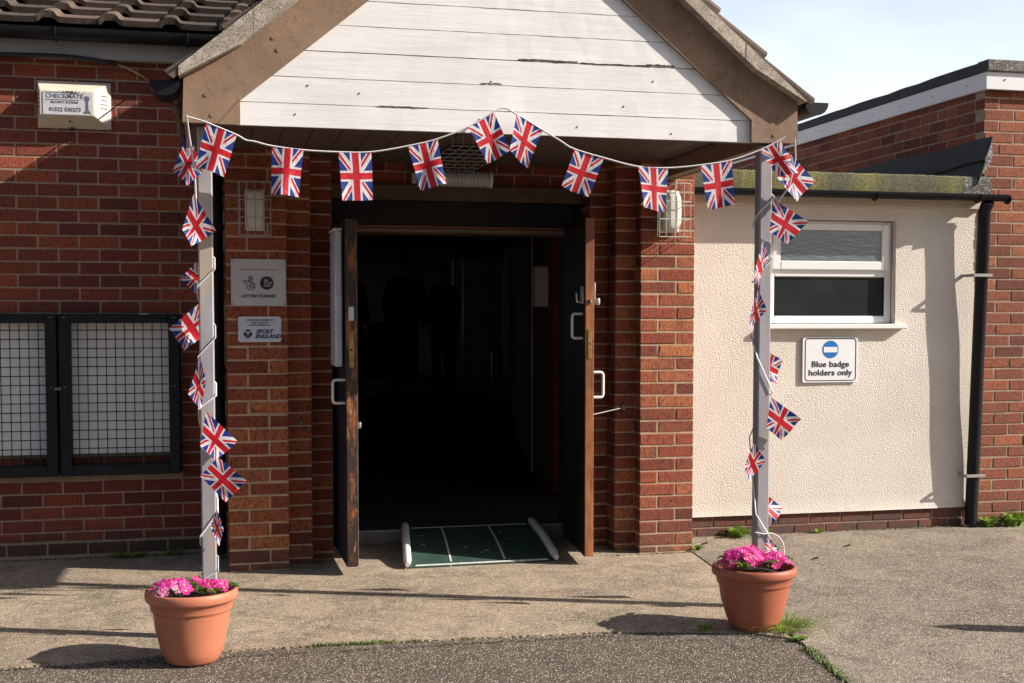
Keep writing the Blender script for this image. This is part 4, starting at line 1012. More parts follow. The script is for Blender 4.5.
# guarded fitting under the soffit
t = thing('soffit_lamp', 'wire-guarded square light under the porch ceiling, above the ribbed lamp', 'ceiling light', (1.40, 7.0, 2.3))
x0, x1, ya, yb = 1.17, 1.49, 6.25, 7.30
MB().cham(x0+.06, x1-.06, ya+.35, yb-.35, 2.278, 2.318, .008).build('lamp_body', M['black_plastic'], t)
mb = MB()
for k in range(7): x = x0+(x1-x0)*k/6; mb.tube([(x, ya, 2.318), (x, ya, 2.262), (x, yb, 2.262), (x, yb, 2.318)], .0022, 5)
for k in range(8): y = ya+(yb-ya)*k/7; mb.tube([(x0, y, 2.262), (x1, y, 2.262)], .0022, 5)
mb.build('wire_guard', M['stay'], t)

# plaques
t = thing('lottery_plaque', 'silver plaque with crossed fingers and a black disc, lettered LOTTERY FUNDED', 'plaque', (.235, 7.045, 1.6))
MB().prism(rrect(.088, .383, 1.467, 1.722, .003), 7.040, 7.0455).build('plate', M['plate_grey'], t)
for (x, z) in ((.098, 1.712), (.373, 1.712), (.098, 1.477), (.373, 1.477)): MB().tube([(x, 7.038, z), (x, 7.041, z)], .004, 10).build('screw', M['rust_wire'], t)
text('Thanks to National Lottery players', .0135, .235, 1.665, 7.0395, M['red_ink'], t, sx=1.0)
text('LOTTERY FUNDED', .0215, .236, 1.519, 7.0395, M['ink'], t, bold=.0009, sx=1.02)
K = 32; MB().prism([(.280+.037*math.cos(2*math.pi*k/K), 1.591+.037*math.sin(2*math.pi*k/K)) for k in range(K)], 7.0385, 7.0398).build('black_disc', M['ink'], t)
text('BIG', .016, .266, 1.606, 7.038, M['sign_white'], t, align='LEFT', sx=.8); text('LOTTERY', .013, .266, 1.592, 7.038, M['sign_white'], t, align='LEFT', sx=.8); text('FUND', .016, .266, 1.577, 7.038, M['sign_white'], t, align='LEFT', sx=.8)
mb = MB(); ox, oz = .188, 1.590     # crossed-fingers hand drawn in outline
def st(P, w=.0036): mb.ribbon([(ox+x*.001, oz+z*.001) for x, z in P], w, 7.0386, 7.0398)
st([(-9, 4), (-6, 20), (-3, 33), (0, 38), (4, 37), (5, 31), (3, 18), (1, 6)])
st([(-4, 6), (4, 20), (11, 32), (15, 33), (17, 29), (12, 16), (8, 4)])
st([(-9, 4), (-22, 14), (-30, 18), (-34, 14), (-32, 8), (-22, -2), (-12, -10)])
st([(-12, -10), (-14, -24), (-6, -34), (8, -37), (20, -34), (27, -24), (27, -6), (22, 2), (14, 4), (8, 4)])
st([(4, -4), (14, -1), (25, -6)]); st([(2, -14), (13, -11), (26, -15)]); st([(3, -24), (13, -21), (24, -26)]); st([(4, -4), (-1, -9), (2, -14), (-1, -19), (3, -24)])
mb.build('hand_mark', M['ink'], t)
t = thing('sport_plaque', 'small pale plaque with rounded corners lettered SPORT ENGLAND, under the silver plaque', 'plaque', (.236, 7.045, 1.34))
MB().prism(rrect(.123, .356, 1.268, 1.408, .014), 7.040, 7.0455).build('plate', M['plate_pale'], t)
for s_, z in (('A REGISTERED MEMBER OF', 1.388), ('SPORT ENGLAND', 1.374), ('ACTIVE WORKPLACE', 1.360)): text(s_, .0135, .240, z, 7.0395, M['navy_ink'], t, bold=.0002, sx=.9)
text('SPORT', .030, .220, 1.325, 7.0395, M['navy_ink'], t, align='LEFT', bold=.0014, sx=1.0, shear=.25); text('ENGLAND', .030, .214, 1.298, 7.0395, M['navy_ink'], t, align='LEFT', bold=.0014, sx=.98, shear=.25)
mb = MB(); ox, oz = .176, 1.311
def pet(P): mb.prism([(ox+x*.001, oz+z*.001) for x, z in P], 7.0385, 7.0398)
pet([(-20, 18), (-10, 24), (0, 26), (10, 24), (20, 18), (12, 17), (5, 14), (0, 9), (-5, 14), (-12, 17)])
pet([(-26, 8), (-16, 12), (-8, 6), (-4, -3), (-4, -22), (-12, -16), (-20, -8)]); pet([(26, 8), (20, -8), (12, -16), (4, -22), (4, -3), (8, 6), (16, 12)])
pet([(-2, 2), (2, 2), (2, -26), (-2, -26)]); mb.build('petal_mark', M['navy_ink'], t)
for x in (.128, .351): MB().tube([(x, 7.038, 1.338), (x, 7.041, 1.338)], .003, 8).build('screw', M['ink'], t)
# blue badge sign
t = thing('blue_badge_sign', 'white sign reading Blue badge holders only, with a blue disc, under the window', 'sign', (3.895, 7.49, 1.13))
MB().prism(rrect(3.700, 4.090, .982, 1.278, .010), 7.4862, 7.4945).build('plate', M['sign_white'], t)
mb = MB(); b_ = rrect(3.718, 4.076, .994, 1.266, .020, 8); mb.ribbon([(x, z) for x, z in b_], .005, 7.4848, 7.4860, True); mb.build('border', M['ink'], t)
K = 40; MB().prism([(3.895+.057*math.cos(2*math.pi*k/K), 1.196+.057*math.sin(2*math.pi*k/K)) for k in range(K)], 7.4848, 7.4860).build('blue_disc', M['blue_sign'], t)
MB().box(3.847, 3.943, 7.4838, 7.4846, 1.177, 1.212).build('white_bar', M['sign_white'], t)
text('Blue badge', .054, 3.895, 1.099, 7.4850, M['ink'], t, bold=.0008, sx=1.10, spacing=1.03); text('holders only', .054, 3.895, 1.044, 7.4850, M['ink'], t, bold=.0008, sx=1.10, spacing=1.03)
t = MB().cham(.452, .478, 7.12, 7.149, .800, .826, .004).build('wall_hook', M['rust_wire'], None)
tag(t, 'small dark metal catch on the stepped left brick pier beside the door', 'catch')

# ================================================================== RAMP
RP = thing('entrance_ramp', 'green door ramp with white side rails and white stripes at the threshold', 'ramp', (1.5, 7.3, 0))
def rp(u, v, h=0):   # u across 0..1, v front 0..1 back
    fl = Vector((1.045, 6.915)); frr = Vector((1.885, 6.935)); bl = Vector((1.150, 7.725)); br = Vector((1.935, 7.73))
    p = (fl*(1-u)+frr*u)*(1-v)+(bl*(1-u)+br*u)*v
    bow = .018*math.sin(math.pi*v)
    z = .010+.082*v+bow; return (p.x, p.y, z+h)
mb = MB(); nu, nv = 6, 10
vs = [rp(u/nu, v/nv) for v in range(nv+1) for u in range(nu+1)]+[(rp(u/nu, v/nv)[0], rp(u/nu, v/nv)[1], .001) for v in range(nv+1) for u in range(nu+1)]
m_ = (nu+1)*(nv+1); fs = []
for v in range(nv):
    for u in range(nu): a = v*(nu+1)+u; fs.append((a, a+1, a+nu+2, a+nu+1))
for u in range(nu): fs += [(u, u+1, m_+u+1, m_+u), (nv*(nu+1)+u, nv*(nu+1)+u+1, m_+nv*(nu+1)+u+1, m_+nv*(nu+1)+u)]
for v in range(nv):
    a, b = v*(nu+1), (v+1)*(nu+1); fs += [(a, b, m_+b, m_+a), (a+nu, b+nu, m_+b+nu, m_+a+nu)]
mb.add(vs, fs); sm(mb.build('deck', M['ramp_green'], RP), 50)
for u in (0, 1):
    mb = MB(); pts = []; rs = []
    for k in range(13):
        v = -.02+1.05*k/12; p = rp(u, v); s = (1 if u else -1)
        pts.append((p[0]+s*.012, p[1], max(.024, p[2]+.018))); rs.append(.023*(1 if 0 < k < 12 else .55))
    mb.tube(pts, rs, 12, flat=1.15); sm(mb.build('side_rail', M['rail'], RP), 60)
def strip(u0, v0, u1, v1, w, acr=False):
    mb = MB(); n = 12; vs = []
    for k in range(n+1):
        t_ = k/n; u = u0+(u1-u0)*t_; v = v0+(v1-v0)*t_
        if acr: vs += [rp(u, v-w/2, .003), rp(u, v+w/2, .003)]
        else: vs += [rp(u-w/2, v, .003), rp(u+w/2, v, .003)]
    fs = [(2*k, 2*k+1, 2*k+3, 2*k+2) for k in range(n)]; nn = len(vs)
    vs += [(a, b, c-.0025) for a, b, c in vs]; fs += [(nn+2*k, nn+2*k+1, nn+2*k+3, nn+2*k+2) for k in range(n)]+[(2*k, 2*k+2, nn+2*k+2, nn+2*k) for k in range(n)]+[(2*k+1, 2*k+3, nn+2*k+3, nn+2*k+1) for k in range(n)]
    return mb.add(vs, fs).build('stripe', M['stripe'], RP)
strip(.285, .06, .275, .97, .013); strip(.66, .06, .655, .97, .013); strip(.03, .985, .97, .985, .022, True); strip(.04, .015, .96, .015, .02, True)

# ================================================================== BUNTING
FLAGS_OVER = [[(-0.026, 5.45, 2.215), (0.099, 5.45, 2.167), (0.045, 5.45, 1.991), (-0.07, 5.45, 2.034)], [(0.244, 5.45, 2.127), (0.375, 5.45, 2.115), (0.357, 5.45, 1.916), (0.239, 5.45, 1.921)], [(0.523, 5.45, 2.109), (0.664, 5.45, 2.114), (0.675, 5.45, 1.91), (0.538, 5.45, 1.901)], [(0.823, 5.45, 2.144), (0.953, 5.45, 2.178), (0.987, 5.45, 1.986), (0.88, 5.45, 1.955)], [(1.088, 5.45, 2.237), (1.204, 5.45, 2.306), (1.277, 5.45, 2.134), (1.179, 5.45, 2.078)], [(1.306, 5.45, 2.299), (1.428, 5.45, 2.231), (1.359, 5.45, 2.061), (1.275, 5.45, 2.141)], [(1.573, 5.45, 2.152), (1.71, 5.45, 2.117), (1.637, 5.45, 1.938), (1.519, 5.45, 1.99)], [(1.872, 5.45, 2.085), (2.017, 5.45, 2.084), (2.016, 5.45, 1.881), (1.899, 5.45, 1.9)], [(2.173, 5.45, 2.1), (2.326, 5.45, 2.126), (2.339, 5.45, 1.92), (2.215, 5.45, 1.897)], [(2.464, 5.45, 2.179), (2.565, 5.45, 2.226), (2.653, 5.45, 2.076), (2.563, 5.45, 2.06)]]
FLAGS_LEFT = [[(-0.097, 5.53, 2.189), (-0.041, 5.53, 2.018), (-0.108, 5.53, 1.958), (-0.164, 5.53, 2.024)], [(-0.081, 5.53, 1.925), (-0.13, 5.53, 1.776), (-0.096, 5.53, 1.701), (0.01, 5.53, 1.77)], [(-0.077, 5.69, 1.645), (-0.145, 5.69, 1.57), (-0.079, 5.69, 1.505), (-0.005, 5.69, 1.584)], [(-0.069, 5.69, 1.461), (-0.195, 5.69, 1.356), (-0.128, 5.69, 1.256), (-0.004, 5.69, 1.356)], [(-0.063, 5.535, 1.234), (-0.115, 5.535, 1.076), (-0.062, 5.535, 1.007), (-0.039, 5.535, 1.135)], [(-0.041, 5.53, 1.002), (-0.068, 5.53, 0.853), (-0.002, 5.53, 0.786), (0.09, 5.53, 0.868)], [(0.007, 5.5, 0.807), (-0.069, 5.5, 0.727), (0.04, 5.5, 0.608), (0.127, 5.5, 0.7)], [(0.0, 5.53, 0.579), (-0.028, 5.53, 0.502), (0.002, 5.53, 0.414), (0.028, 5.53, 0.486)], [(-0.07, 5.69, 0.303), (-0.073, 5.69, 0.232), (-0.034, 5.69, 0.217), (-0.024, 5.69, 0.292)]]
FLAGS_RIGHT = [[(2.631, 5.5, 2.179), (2.576, 5.5, 2.061), (2.672, 5.5, 1.946), (2.776, 5.5, 2.047)], [(2.57, 5.53, 1.958), (2.555, 5.53, 1.806), (2.658, 5.53, 1.751), (2.749, 5.53, 1.854)], [(2.522, 5.53, 1.768), (2.471, 5.53, 1.579), (2.494, 5.53, 1.537), (2.559, 5.53, 1.683)], [(2.497, 5.53, 1.532), (2.465, 5.53, 1.428), (2.46, 5.53, 1.348), (2.546, 5.53, 1.433)], [(2.595, 5.69, 1.249), (2.571, 5.69, 1.122), (2.669, 5.69, 1.075), (2.712, 5.69, 1.19)], [(2.568, 5.53, 1.025), (2.55, 5.53, 0.877), (2.64, 5.53, 0.813), (2.724, 5.53, 0.917)], [(2.483, 5.53, 0.807), (2.441, 5.53, 0.698), (2.459, 5.53, 0.612), (2.553, 5.53, 0.717)], [(2.592, 5.69, 0.568), (2.551, 5.69, 0.47), (2.637, 5.69, 0.378), (2.721, 5.69, 0.464)], [(2.568, 5.54, 0.352), (2.548, 5.54, 0.281), (2.605, 5.54, 0.23), (2.636, 5.54, 0.291)]]
STRING_OVER = [(-0.099, 5.455, 2.236), (-0.034, 5.455, 2.22), (0.01, 5.455, 2.203), (0.1, 5.455, 2.168), (0.137, 5.455, 2.148), (0.174, 5.455, 2.143), (0.244, 5.455, 2.127), (0.374, 5.455, 2.114), (0.522, 5.455, 2.11), (0.663, 5.455, 2.114), (0.824, 5.455, 2.145), (0.952, 5.455, 2.179), (1.089, 5.455, 2.236), (1.206, 5.455, 2.306), (1.251, 5.455, 2.324), (1.306, 5.455, 2.3), (1.429, 5.455, 2.232), (1.507, 5.455, 2.19), (1.572, 5.455, 2.155), (1.713, 5.455, 2.119), (1.874, 5.455, 2.085), (2.018, 5.455, 2.083), (2.173, 5.455, 2.1), (2.33, 5.455, 2.128), (2.468, 5.455, 2.178), (2.568, 5.455, 2.227), (2.593, 5.455, 2.246)]


def flag(parent, q, bend, ph, fold=0.):
    P0, P1, P2, P3 = [Vector(p) for p in q]; nu, nv = 10, 14; vs = []; uv = []
    for j in range(nv+1):
        v = j/nv
        for i in range(nu+1):
            u = i/nu; p = (P0*(1-u)+P1*u)*(1-v)+(P3*(1-u)+P2*u)*v
            d = bend*math.sin(math.pi*(u*1.1+ph)+v*1.3)*(.15+v)+fold*math.sin(2.6*math.pi*u+ph*5+v*2)*v*.5
            p = p+Vector((bend*.25*math.sin(v*3+ph*9)*v*u, -d, bend*.12*math.sin(u*6+ph*3)*v))
            vs.append(p); uv.append((u, v))
    fs = [(j*(nu+1)+i, j*(nu+1)+i+1, (j+1)*(nu+1)+i+1, (j+1)*(nu+1)+i) for j in range(nv) for i in range(nu)]
    off = base_of(parent); me = bpy.data.meshes.new('flag'); me.from_pydata([tuple(v-off) for v in vs], [], fs)
    ul = me.uv_layers.new(name='UVMap')
    for l in me.loops: ul.data[l.index].uv = uv[l.vertex_index]
    me.materials.append(M['flag'])
    for p in me.polygons: p.use_smooth = True
    o = bpy.data.objects.new('flag', me); COL.objects.link(o); o.parent = parent; return o
random.seed(2)
BO = thing('bunting', 'row of small Union flags on white tape strung across the front of the porch', 'bunting', (1.27, 5.455, 2.2), 'strings of Union flags')
for i, q in enumerate(FLAGS_OVER): flag(BO, q, random.choice((-1, 1))*random.uniform(.008, .020), random.random(), .010)
mb = MB(); mb.tube(smooth_path(STRING_OVER), .0078, 6, flat=.45); mb.build('tape', M['string'], BO)
mb = MB(); mb.tube([(1.195, 5.46, 2.235), (1.197, 5.45, 2.262), (1.20, 5.47, 2.28)], .0025, 6); mb.build('tie', M['string'], BO)
BL_ = thing('bunting', 'Union flags on white tape wound down the left porch post', 'bunting', (-.03, 5.61, 1.2), 'strings of Union flags')
for i, q in enumerate(FLAGS_LEFT): flag(BL_, q, random.choice((-1, 1))*random.uniform(.008, .022), random.random(), .012)
BR_ = thing('bunting', 'Union flags on white tape wound down the right porch post', 'bunting', (2.56, 5.61, 1.2), 'strings of Union flags')
for i, q in enumerate(FLAGS_RIGHT): flag(BR_, q, random.choice((-1, 1))*random.uniform(.008, .022), random.random(), .012)
def wind(xa, xb, stops, seq0, parent):
    """tape spiralling down a square post; stops = (z at the left front corner -> z at the right front corner) crossings"""
    m = .0055; ya, yb = 5.580-m, 5.643+m; pts = list(seq0)
    for (zl, zr, dirn) in stops:
        if dirn > 0: pts += [(xa-m, ya, zl), (xb+m, ya, zr), (xb+m, yb, zr-.06*(1 if zr < zl else -1)*-1)]
        else: pts += [(xb+m, yb, zr+.05), (xb+m, ya, zr), (xa-m, ya, zl), (xa-m, yb, zl-.05)]
    mb = MB(); mb.tube(pts, .0042, 6, flat=.6); return mb.build('tape', M['string'], parent)
wind(-.066, -.003, [(1.535, 1.610, -1), (1.235, 1.315, -1), (1.010, 1.065, -1), (.455, .555, -1), (.26, .30, -1)], [(-.105, 5.46, 2.245), (-.096, 5.50, 2.17), (-.075, 5.53, 2.02), (-.072, 5.535, 1.90), (-.07, 5.56, 1.78), (-.05, 5.66, 1.70)], BL_)
wind(2.527, 2.590, [(1.90, 1.97, -1), (1.62, 1.68, -1)], [(2.645, 5.46, 2.235), (2.66, 5.48, 2.15), (2.64, 5.5, 2.02), (2.60, 5.53, 1.95)], BR_)
mb = MB(); m = .009
mb.tube([(2.518, 5.65, 1.32), (2.518, 5.571, 1.21), (2.599, 5.571, 1.045), (2.60, 5.66, 1.00), (2.52, 5.66, .82), (2.518, 5.571, .46), (2.599, 5.571, .335), (2.60, 5.66, .32)], .0046, 6, flat=.6)
mb.tube([(2.515, 5.571, .372), (2.56, 5.569, .362), (2.599, 5.571, .365)], .0046, 6, flat=.6)
mb.tube(smooth_path([(2.599, 5.571, .365), (2.635, 5.56, .345), (2.655, 5.55, .30), (2.650, 5.54, .20)]), .0046, 6, flat=.6)
mb.build('tape_end', M['string'], BR_)

# ================================================================== POTS AND PLANTS
def pot(label, x, y, h, rt, rb, mat):
    t = thing('flower_pot', label, 'plant pot', (x, y, 0), 'terracotta coloured pots at the foot of the posts')
    prof = [(0, .0), (rb-.008, .0), (rb, .006), (rb+.016, .045), (rb+(rt*.86-rb)*.46, h*.26), (rb+(rt*.86-rb)*.76, h*.46), (rt*.835, h*.68), (rt*.85, h*.71), (rt*.885, h*.725), (rt*.89, h*.74),
            (rt*.91, h*.835), (rt*.93, h*.845), (rt*.985, h*.858), (rt*1.005, h*.885), (rt*1.012, h*.925), (rt*1.005, h*.97), (rt*.98, h*.996), (rt*.95, h), (rt*.915, h*.985), (rt*.895, h*.95), (rt*.87, h*.80)]
    mb = MB(); mb.lathe(prof, (x, y, 0), 72); sm(mb.build('pot_body', mat, t), 60)
    mb = MB(); mb.lathe([(rt*.868, h*.86), (rt*.5, h*.875), (0, h*.885)], (x, y, 0), 40)
    so = mb.build('soil', M['soil'], t, smooth=True)
    return t
LP = (-.105, 5.262, .296, .184, .108); RPp = (2.360, 5.235, .286, .188, .104)
pot('orange terracotta pot by the left post, primroses lying low in half of it', *LP, M['pot'])
pot('darker terracotta pot by the right post, full of a magenta dome of primroses', *RPp, M['pot2'])
def primrose(label, cx, cy, z, rad, dome, nfl, nlf, seed):
    random.seed(seed)
    t = thing('primrose_plant', label, 'plant', (cx, cy, z), 'magenta primroses in the pots')
    mb = MB()
    for k in range(nlf):
        a = random.uniform(0, 2*math.pi); L = random.uniform(.05, .09); w = random.uniform(.016, .026); r0 = rad*random.uniform(.1, .75)
        d = Vector((math.cos(a), math.sin(a), 0)); s = Vector((-d.y, d.x, 0)); b = Vector((cx, cy, z))+d*r0; vs = []; n = 5
        for i in range(n+1):
            f = i/n; ww = w*math.sin(math.pi*min(1, f*.85+.12)); p = b+d*L*f+Vector((0, 0, .035*math.sin(f*2.3)+random.uniform(-.002, .002)+dome*.3))
            vs += [p-s*ww+Vector((0, 0, .008)), p, p+s*ww+Vector((0, 0, .008))]
        fs = [q for i in range(n) for q in ((3*i, 3*i+1, 3*i+4, 3*i+3), (3*i+1, 3*i+2, 3*i+5, 3*i+4))]
        mb.add(vs, fs)
    mb.build('leaves', M['leaf'], t)
    for k in range(nfl):
        a = k*2.39996+random.uniform(-.3, .3); rr = rad*math.sqrt((k+.5)/nfl); hz = dome*(1-(rr/rad)**2)**.5 if rr < rad else 0
        c = Vector((cx+rr*math.cos(a), cy+rr*math.sin(a), z+.028+hz+random.uniform(-.008, .008)))
        nrm = (Vector((rr*math.cos(a)/rad*.8, rr*math.sin(a)/rad*.8-.30, .9))+Vector((random.gauss(0, .25), random.gauss(0, .25), 0))).normalized()
        u = nrm.orthogonal().normalized(); v = nrm.cross(u); fr_ = random.uniform(.018, .024); fb = MB(); rot = random.uniform(0, 6.28)
        for p_ in range(5):
            b0 = rot+p_*2*math.pi/5; vs = [c+nrm*.001]
            for dt, rr_ in ((-.58, .55), (-.50, .92), (-.22, 1.04), (0, .88), (.22, 1.04), (.50, .92), (.58, .55)):
                vs.append(c+(u*math.cos(b0+dt)+v*math.sin(b0+dt))*fr_*rr_+nrm*(.004*rr_+random.uniform(-.001, .002)-(.003 if dt == 0 else 0)))
            fb.add(vs, [(0, i, i+1) for i in range(1, 7)])
        fl = fb.build('flower', random.choice((M['petal'],)*6+(M['petal_pale'], M['petal_deep'])), t)
        eb = MB(); K = 8; vs = [c+nrm*.004]+[c+(u*math.cos(2*math.pi*i/K)+v*math.sin(2*math.pi*i/K))*fr_*.20+nrm*.0022 for i in range(K)]
        eb.add(vs, [(0, 1+i, 1+(i+1) % K) for i in range(K)]).build('flower_eye', M['eye'], fl)
    return t
zs_ = .262
primrose('magenta primrose sprawling over the left half of the left pot', -.175, 5.225, zs_+.008, .086, .034, 34, 14, 1)
primrose('magenta primrose with fewer flowers at the right of the left pot', -.020, 5.232, zs_+.005, .066, .026, 20, 12, 2)
primrose('lone pink primrose bloom standing at the back of the left pot', -.095, 5.345, zs_+.01, .018, .012, 3, 4, 8)
primrose('dense magenta primrose mounded on the left of the right pot', 2.300, 5.225, zs_+.004, .096, .060, 48, 10, 3)
primrose('bright pink primrose mounded on the right of the right pot', 2.430, 5.205, zs_+.002, .084, .045, 38, 10, 4)
primrose('deep pink primrose at the back of the right pot against the post', 2.372, 5.315, zs_+.004, .070, .052, 18, 8, 5)

# weeds
def tuft(label, x, y, z, r, h, n, seed, mat='weed', broad=0.):
    random.seed(seed); mb = MB()
    for k in range(n):
        a = random.uniform(0, 2*math.pi); rr = r*random.random()**.6*.5; L = h*random.uniform(.5, 1.1); ln = random.uniform(.3, 1.2)*r
        b = Vector((x+rr*math.cos(a), y+rr*math.sin(a)*.7, z)); d = Vector((math.cos(a), math.sin(a), 0)); s = Vector((-d.y, d.x, 0)); w = random.uniform(.0018, .0035)*(1+broad*3); vs = []
        for i in range(5):
            f = i/4; p = b+d*ln*f**1.3*.8+Vector((0, 0, L*(f*1.5-.85*f*f))); ww = w*(1-f)**.6*(1+broad*math.sin(math.pi*f)*2)
            vs += [p-s*ww, p+s*ww]
        mb.add(vs, [(2*i, 2*i+1, 2*i+3, 2*i+2) for i in range(4)])
    o = mb.build('weed_tuft', M[mat]); return tag(o, label, 'weed')
W_ = [('largest grass tuft, spilling out from the right foot of the right pot', 2.478, 5.18, 0, .21, .062, 230, 1, 0),
      ('grass tuft in the shadow just left of the right pot', 2.12, 5.24, 0, .08, .035, 60, 2, 0),
      ('leafy weed at the foot of the right brick pier, nearest the wall', 2.80, 7.33, 0, .09, .10, 60, 3, .8),
      ('small weed at the front right corner of the right brick pier', 2.80, 7.08, 0, .06, .04, 40, 4, .6),
      ('bright leafy weed on the rendered wall plinth right of the post', 3.235, 7.44, 0, .09, .09, 55, 5, .8),
      ('smaller weed on the plinth, second right of the post', 3.43, 7.44, 0, .06, .06, 35, 6, .7),
      ('tiny weed on the plinth below the blue badge sign', 3.80, 7.45, 0, .04, .04, 25, 7, .6),
      ('weed beside the foot of the black downpipe', 5.04, 7.42, 0, .07, .10, 50, 8, .8),
      ('leafy weed at the foot of the brick annexe, right of the downpipe', 5.21, 7.41, 0, .10, .13, 60, 9, .9),
      ('flat weed on the joint below the large tuft', 2.462, 4.99, 0, .04, .02, 40, 10, .5),
      ('low weed in shade at the foot of the left wall below the grille', -.50, 7.63, 0, .11, .035, 34, 12, .6),
      ('thin weed in shade at the foot of the left wall, nearest the post', -.25, 7.64, 0, .06, .05, 25, 13, .6)]
for (lb, x, y, z, r, h, n, sd, br) in W_: tuft(lb, x, y, z, r, h, n, sd, broad=br)
# moss and short grass along the slab edges
random.seed(77); mb = MB()
def mossrun(a, b, n, w, hh):
    for k in range(n):
        t_ = random.random(); x = a[0]+(b[0]-a[0])*t_+random.gauss(0, w); y = a[1]+(b[1]-a[1])*t_+random.gauss(0, w); an = random.uniform(0, 6.28); L = random.uniform(.4, 1)*hh
        d = Vector((math.cos(an), math.sin(an), 0)); s = Vector((-d.y, d.x, 0))*random.uniform(.002, .004); p = Vector((x, y, -.004))
        mb.add([p-s, p+s, p+d*L*.6+Vector((0, 0, L))], [(0, 1, 2)])
mossrun((.38, 5.378), (.75, 5.360), 420, .006, .018); mossrun((.80, 5.36), (.86, 5.355), 60, .006, .014); mossrun((1.02, 5.35), (1.12, 5.345), 50, .005, .012)
mossrun((2.44, 4.86), (2.425, 4.78), 160, .010, .018); mossrun((2.43, 4.80), (2.40, 4.60), 260, .010, .02); mossrun((2.40, 4.60), (2.36, 4.34), 300, .010, .018)
mossrun((-.72, 5.34), (-.66, 5.335), 60, .008, .014); mossrun((4.1, 7.46), (4.8, 7.46), 260, .012, .02); mossrun((-1.3, 7.65), (-.1, 7.65), 200, .012, .02)
tag(mb.build('edge_moss', M['moss_green']), 'strip of moss and short grass growing along the broken slab edge', 'moss', kind='stuff')
# dirt and crumbs in the joints, loose leaves and stones
mb = MB()
for (a, b, n, w) in (((-3, 5.325), (2.0, 5.26), 900, .009), ((2.36, 4.34), (2.45, 5.0), 320, .010), ((2.80, 7.49), (4.95, 7.49), 700, .012), ((-1.8, 7.655), (.05, 7.655), 500, .014), ((2.21, 7.02), (2.78, 7.02), 90, .01), ((.1, 7.03), (.7, 7.25), 90, .01)):
    for k in range(n):
        t_ = random.random(); x = a[0]+(b[0]-a[0])*t_; y = a[1]+(b[1]-a[1])*t_+random.gauss(0, w); r_ = random.uniform(.0015, .006)
        z = .001 if y > 5.33 else -.006
        mb.add([(x-r_, y-r_*.6, z), (x+r_, y-r_*.5, z), (x+r_*.7, y+r_*.6, z), (x-r_*.6, y+r_*.7, z), (x, y, z+r_)], [(0, 1, 4), (1, 2, 4), (2, 3, 4), (3, 0, 4)])
for k in range(160):
    x = random.uniform(-1.4, 5); y = random.uniform(4.4, 7.4); r_ = random.uniform(.002, .0045)
    z = .003
    if y < 5.3 and x < 2.45: z = -.006
    mb.add([(x-r_, y-r_*.6, z), (x+r_, y-r_*.5, z), (x+r_*.7, y+r_*.6, z), (x-r_*.6, y+r_*.7, z), (x, y, z+r_)], [(0, 1, 4), (1, 2, 4), (2, 3, 4), (3, 0, 4)])
tag(mb.build('grit', M['dirt']), 'loose grit and crumbs of soil in the joints', 'grit', kind='stuff')
DRY = plain('dry_leaf', (.07, .045, .022), .8, .3, 30)
for i, (x, y, lb) in enumerate(((2.90, 7.22, 'curled dead leaf on the concrete right of the right pier'), (3.72, 6.95, 'small dead leaf on the concrete below the blue badge sign'), (3.34, 6.62, 'small dead leaf on the concrete beyond the right post'))):
    mb = MB(); vs = []
    for k in range(7):
        f = k/6; w = .012*math.sin(math.pi*f); vs += [(x+.045*f, y-w, .006+.010*math.sin(f*3)), (x+.045*f, y, .004+.006*f), (x+.045*f, y+w, .010+.01*f)]
    mb.add(vs, [q for k in range(6) for q in ((3*k, 3*k+1, 3*k+4, 3*k+3), (3*k+1, 3*k+2, 3*k+5, 3*k+4))])
    tag(mb.build('dead_leaf', DRY), lb, 'leaf')

# ================================================================== BESIDE AND BEHIND THE CAMERA (reflections and shadows)
t = thing('timber_shadow_post', 'short pointed timber bollard added out of view on the right to cast a shadow', 'shadow_post', (3.87, 4.775, 0))  # made-up stake out of view, shaped to cast a wedge shadow on the ground
mb = MB(); mb.lathe([(.062, 0), (.062, .36), (.058, .38), (0, .47)], (3.87, 4.775, 0), 16); sm(mb.build('stake', M['wood_post'], t), 40)
mb = MB(); mb.lathe([(.0635, .30), (.0635, .33)], (3.87, 4.775, 0), 16); mb.build('band', M['fascia_white'], t)
def bush(name, label, cat, x, y, z0, rx, ry, rz, n, seed, trunk=0, group=None):
    random.seed(seed); t = thing(name, label, cat, (x, y, 0), group); mb = MB()
    cl = [(Vector((random.gauss(0, .42), random.gauss(0, .42), random.gauss(0, .40))), random.uniform(.22, .42)) for _ in range(16)]
    for k in range(n):
        c, r = random.choice(cl); d = Vector((random.gauss(0, 1), random.gauss(0, 1), random.gauss(0, 1))).normalized()*r*random.uniform(.7, 1.05)
        p = c+d; p = Vector((x+p.x*rx, y+p.y*ry, z0+p.z*rz)); s = random.uniform(.05, .10); u = Vector((random.gauss(0, 1), random.gauss(0, 1), random.gauss(0, .6))).normalized(); v = u.orthogonal().normalized()
        if p.z < .05: continue
        mb.add([p-u*s, p+v*s*.5, p+u*s, p-v*s*.5], [(0, 1, 2, 3)])
    mb.build('crown', M['tree_leaf'], t)
    mb = MB(); mb.tube([(x, y, 0), (x+.1, y, z0*.6), (x-.05, y+.1, z0)], [.12, .09, .05], 8)
    for k in range(5): a = k*1.3; mb.tube([(x, y, z0*.55), (x+rx*.5*math.cos(a), y+ry*.5*math.sin(a), z0+rz*.2)], [.05, .02], 6)
    mb.build('trunk', M['wood_post'], t); return t
for i in range(6):  # unseen trees, added to give reflections and shade
    bush('reflection_tree', ['round', 'tall', 'spreading', 'lopsided', 'dense', 'thin'][i]+' tree added unseen behind the viewer for reflections and shade', 'tree', 1+i*5.2, -15-random.random()*3, 2.4, 4.2, 2.4, 2.7, 9000, 40+i, group='trees added behind the viewer for reflections and shade')
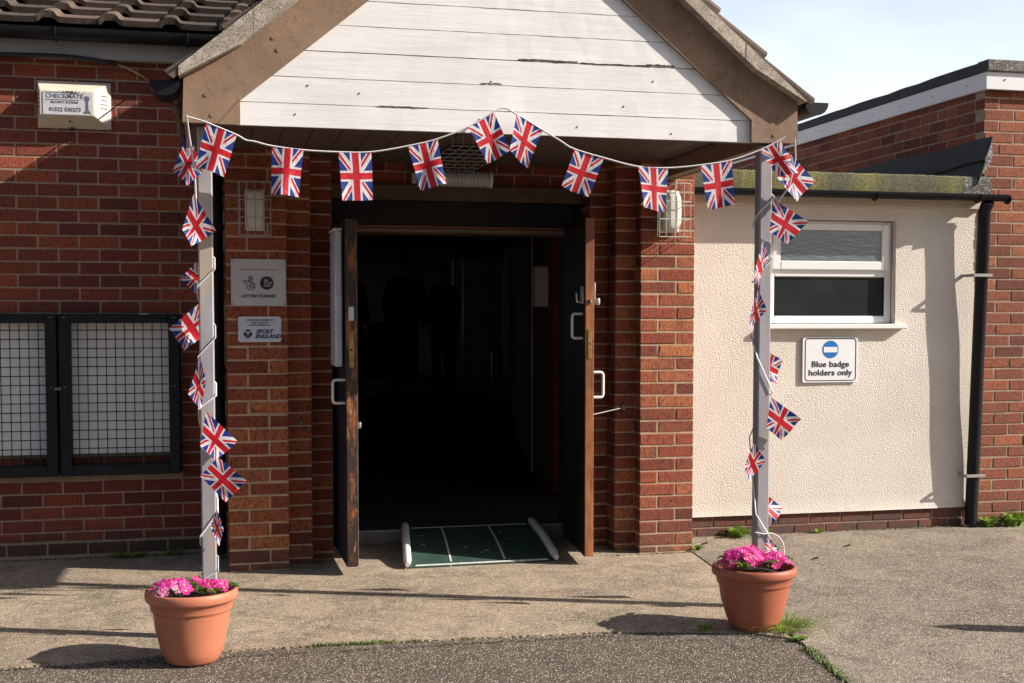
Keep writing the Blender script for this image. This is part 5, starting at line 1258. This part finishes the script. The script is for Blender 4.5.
# parked car reflected low in the lower pane
def car(x, y, rz):
    t = thing('parked_car', 'silver hatchback parked facing the building, behind the viewer', 'car', (x, y, 0)); t.rotation_euler = (0, 0, rz)
    secs = [(-1.95, .35, .62, .55, .80), (-1.8, .26, .72, .72, .84), (-1.1, .22, .86, .86, .86), (-.55, .22, .92, .93, .87), (.15, .22, 1.38, .95, .88), (.7, .22, 1.46, .95, .88), (1.5, .22, 1.40, .95, .87), (1.95, .26, 1.0, .92, .84), (2.05, .35, .75, .72, .78)]
    mb = MB(); vs = []; n = 12
    for (px, zb, zt, zs, w) in secs:
        zs = min(zs, zt)
        half = [(w*.92, zb), (w, zb+.12), (w, zs-.12), (w*.97, zs), (w*.80 if zt > zs+.2 else w*.9, zt-.08 if zt > zs+.2 else zt-.01), (w*.55, zt)]
        ring = half+[(-a, b) for a, b in half[::-1]]
        vs += [(x+px, y+a, b) for a, b in ring]
    fs = [(i*n+k, i*n+(k+1) % n, (i+1)*n+(k+1) % n, (i+1)*n+k) for i in range(len(secs)-1) for k in range(n)]+[tuple(range(n)), tuple((len(secs)-1)*n+k for k in range(n))[::-1]]
    mb.add(vs, fs); sm(mb.build('body', M['car_paint'], t), 40)
    mb = MB()
    for s in (-1, 1): mb.add([(x+.0, y+s*.885, .98), (x+1.6, y+s*.885, .98), (x+1.4, y+s*.79, 1.33), (x+.25, y+s*.79, 1.33)], [(0, 1, 2, 3)])
    mb.add([(x-.50, y-.75, .955), (x-.50, y+.75, .955), (x+.12, y+.62, 1.375), (x+.12, y-.62, 1.375)], [(0, 1, 2, 3)]); mb.build('windows', M['glass'], t)
    for wx in (-1.25, 1.3):
        for s in (-1, 1):
            mb = MB(); mb.tube([(x+wx, y+s*.72, .31), (x+wx, y+s*.90, .31)], .31, 24); w = sm(mb.build('wheel', M['tyre'], t), 40)
            mb = MB(); mb.tube([(x+wx, y+s*.89, .31), (x+wx, y+s*.91, .31)], .19, 16); mb.build('rim', M['chrome'], w)
    for s in (-1, 1):
        mb = MB(); mb.cham(x-1.93, x-1.80, y+s*.62-.14, y+s*.62+.14, .60, .72, .02); mb.build('headlight', M['pvc'], t)
    return t
car(9.6, -3.6, R(25))
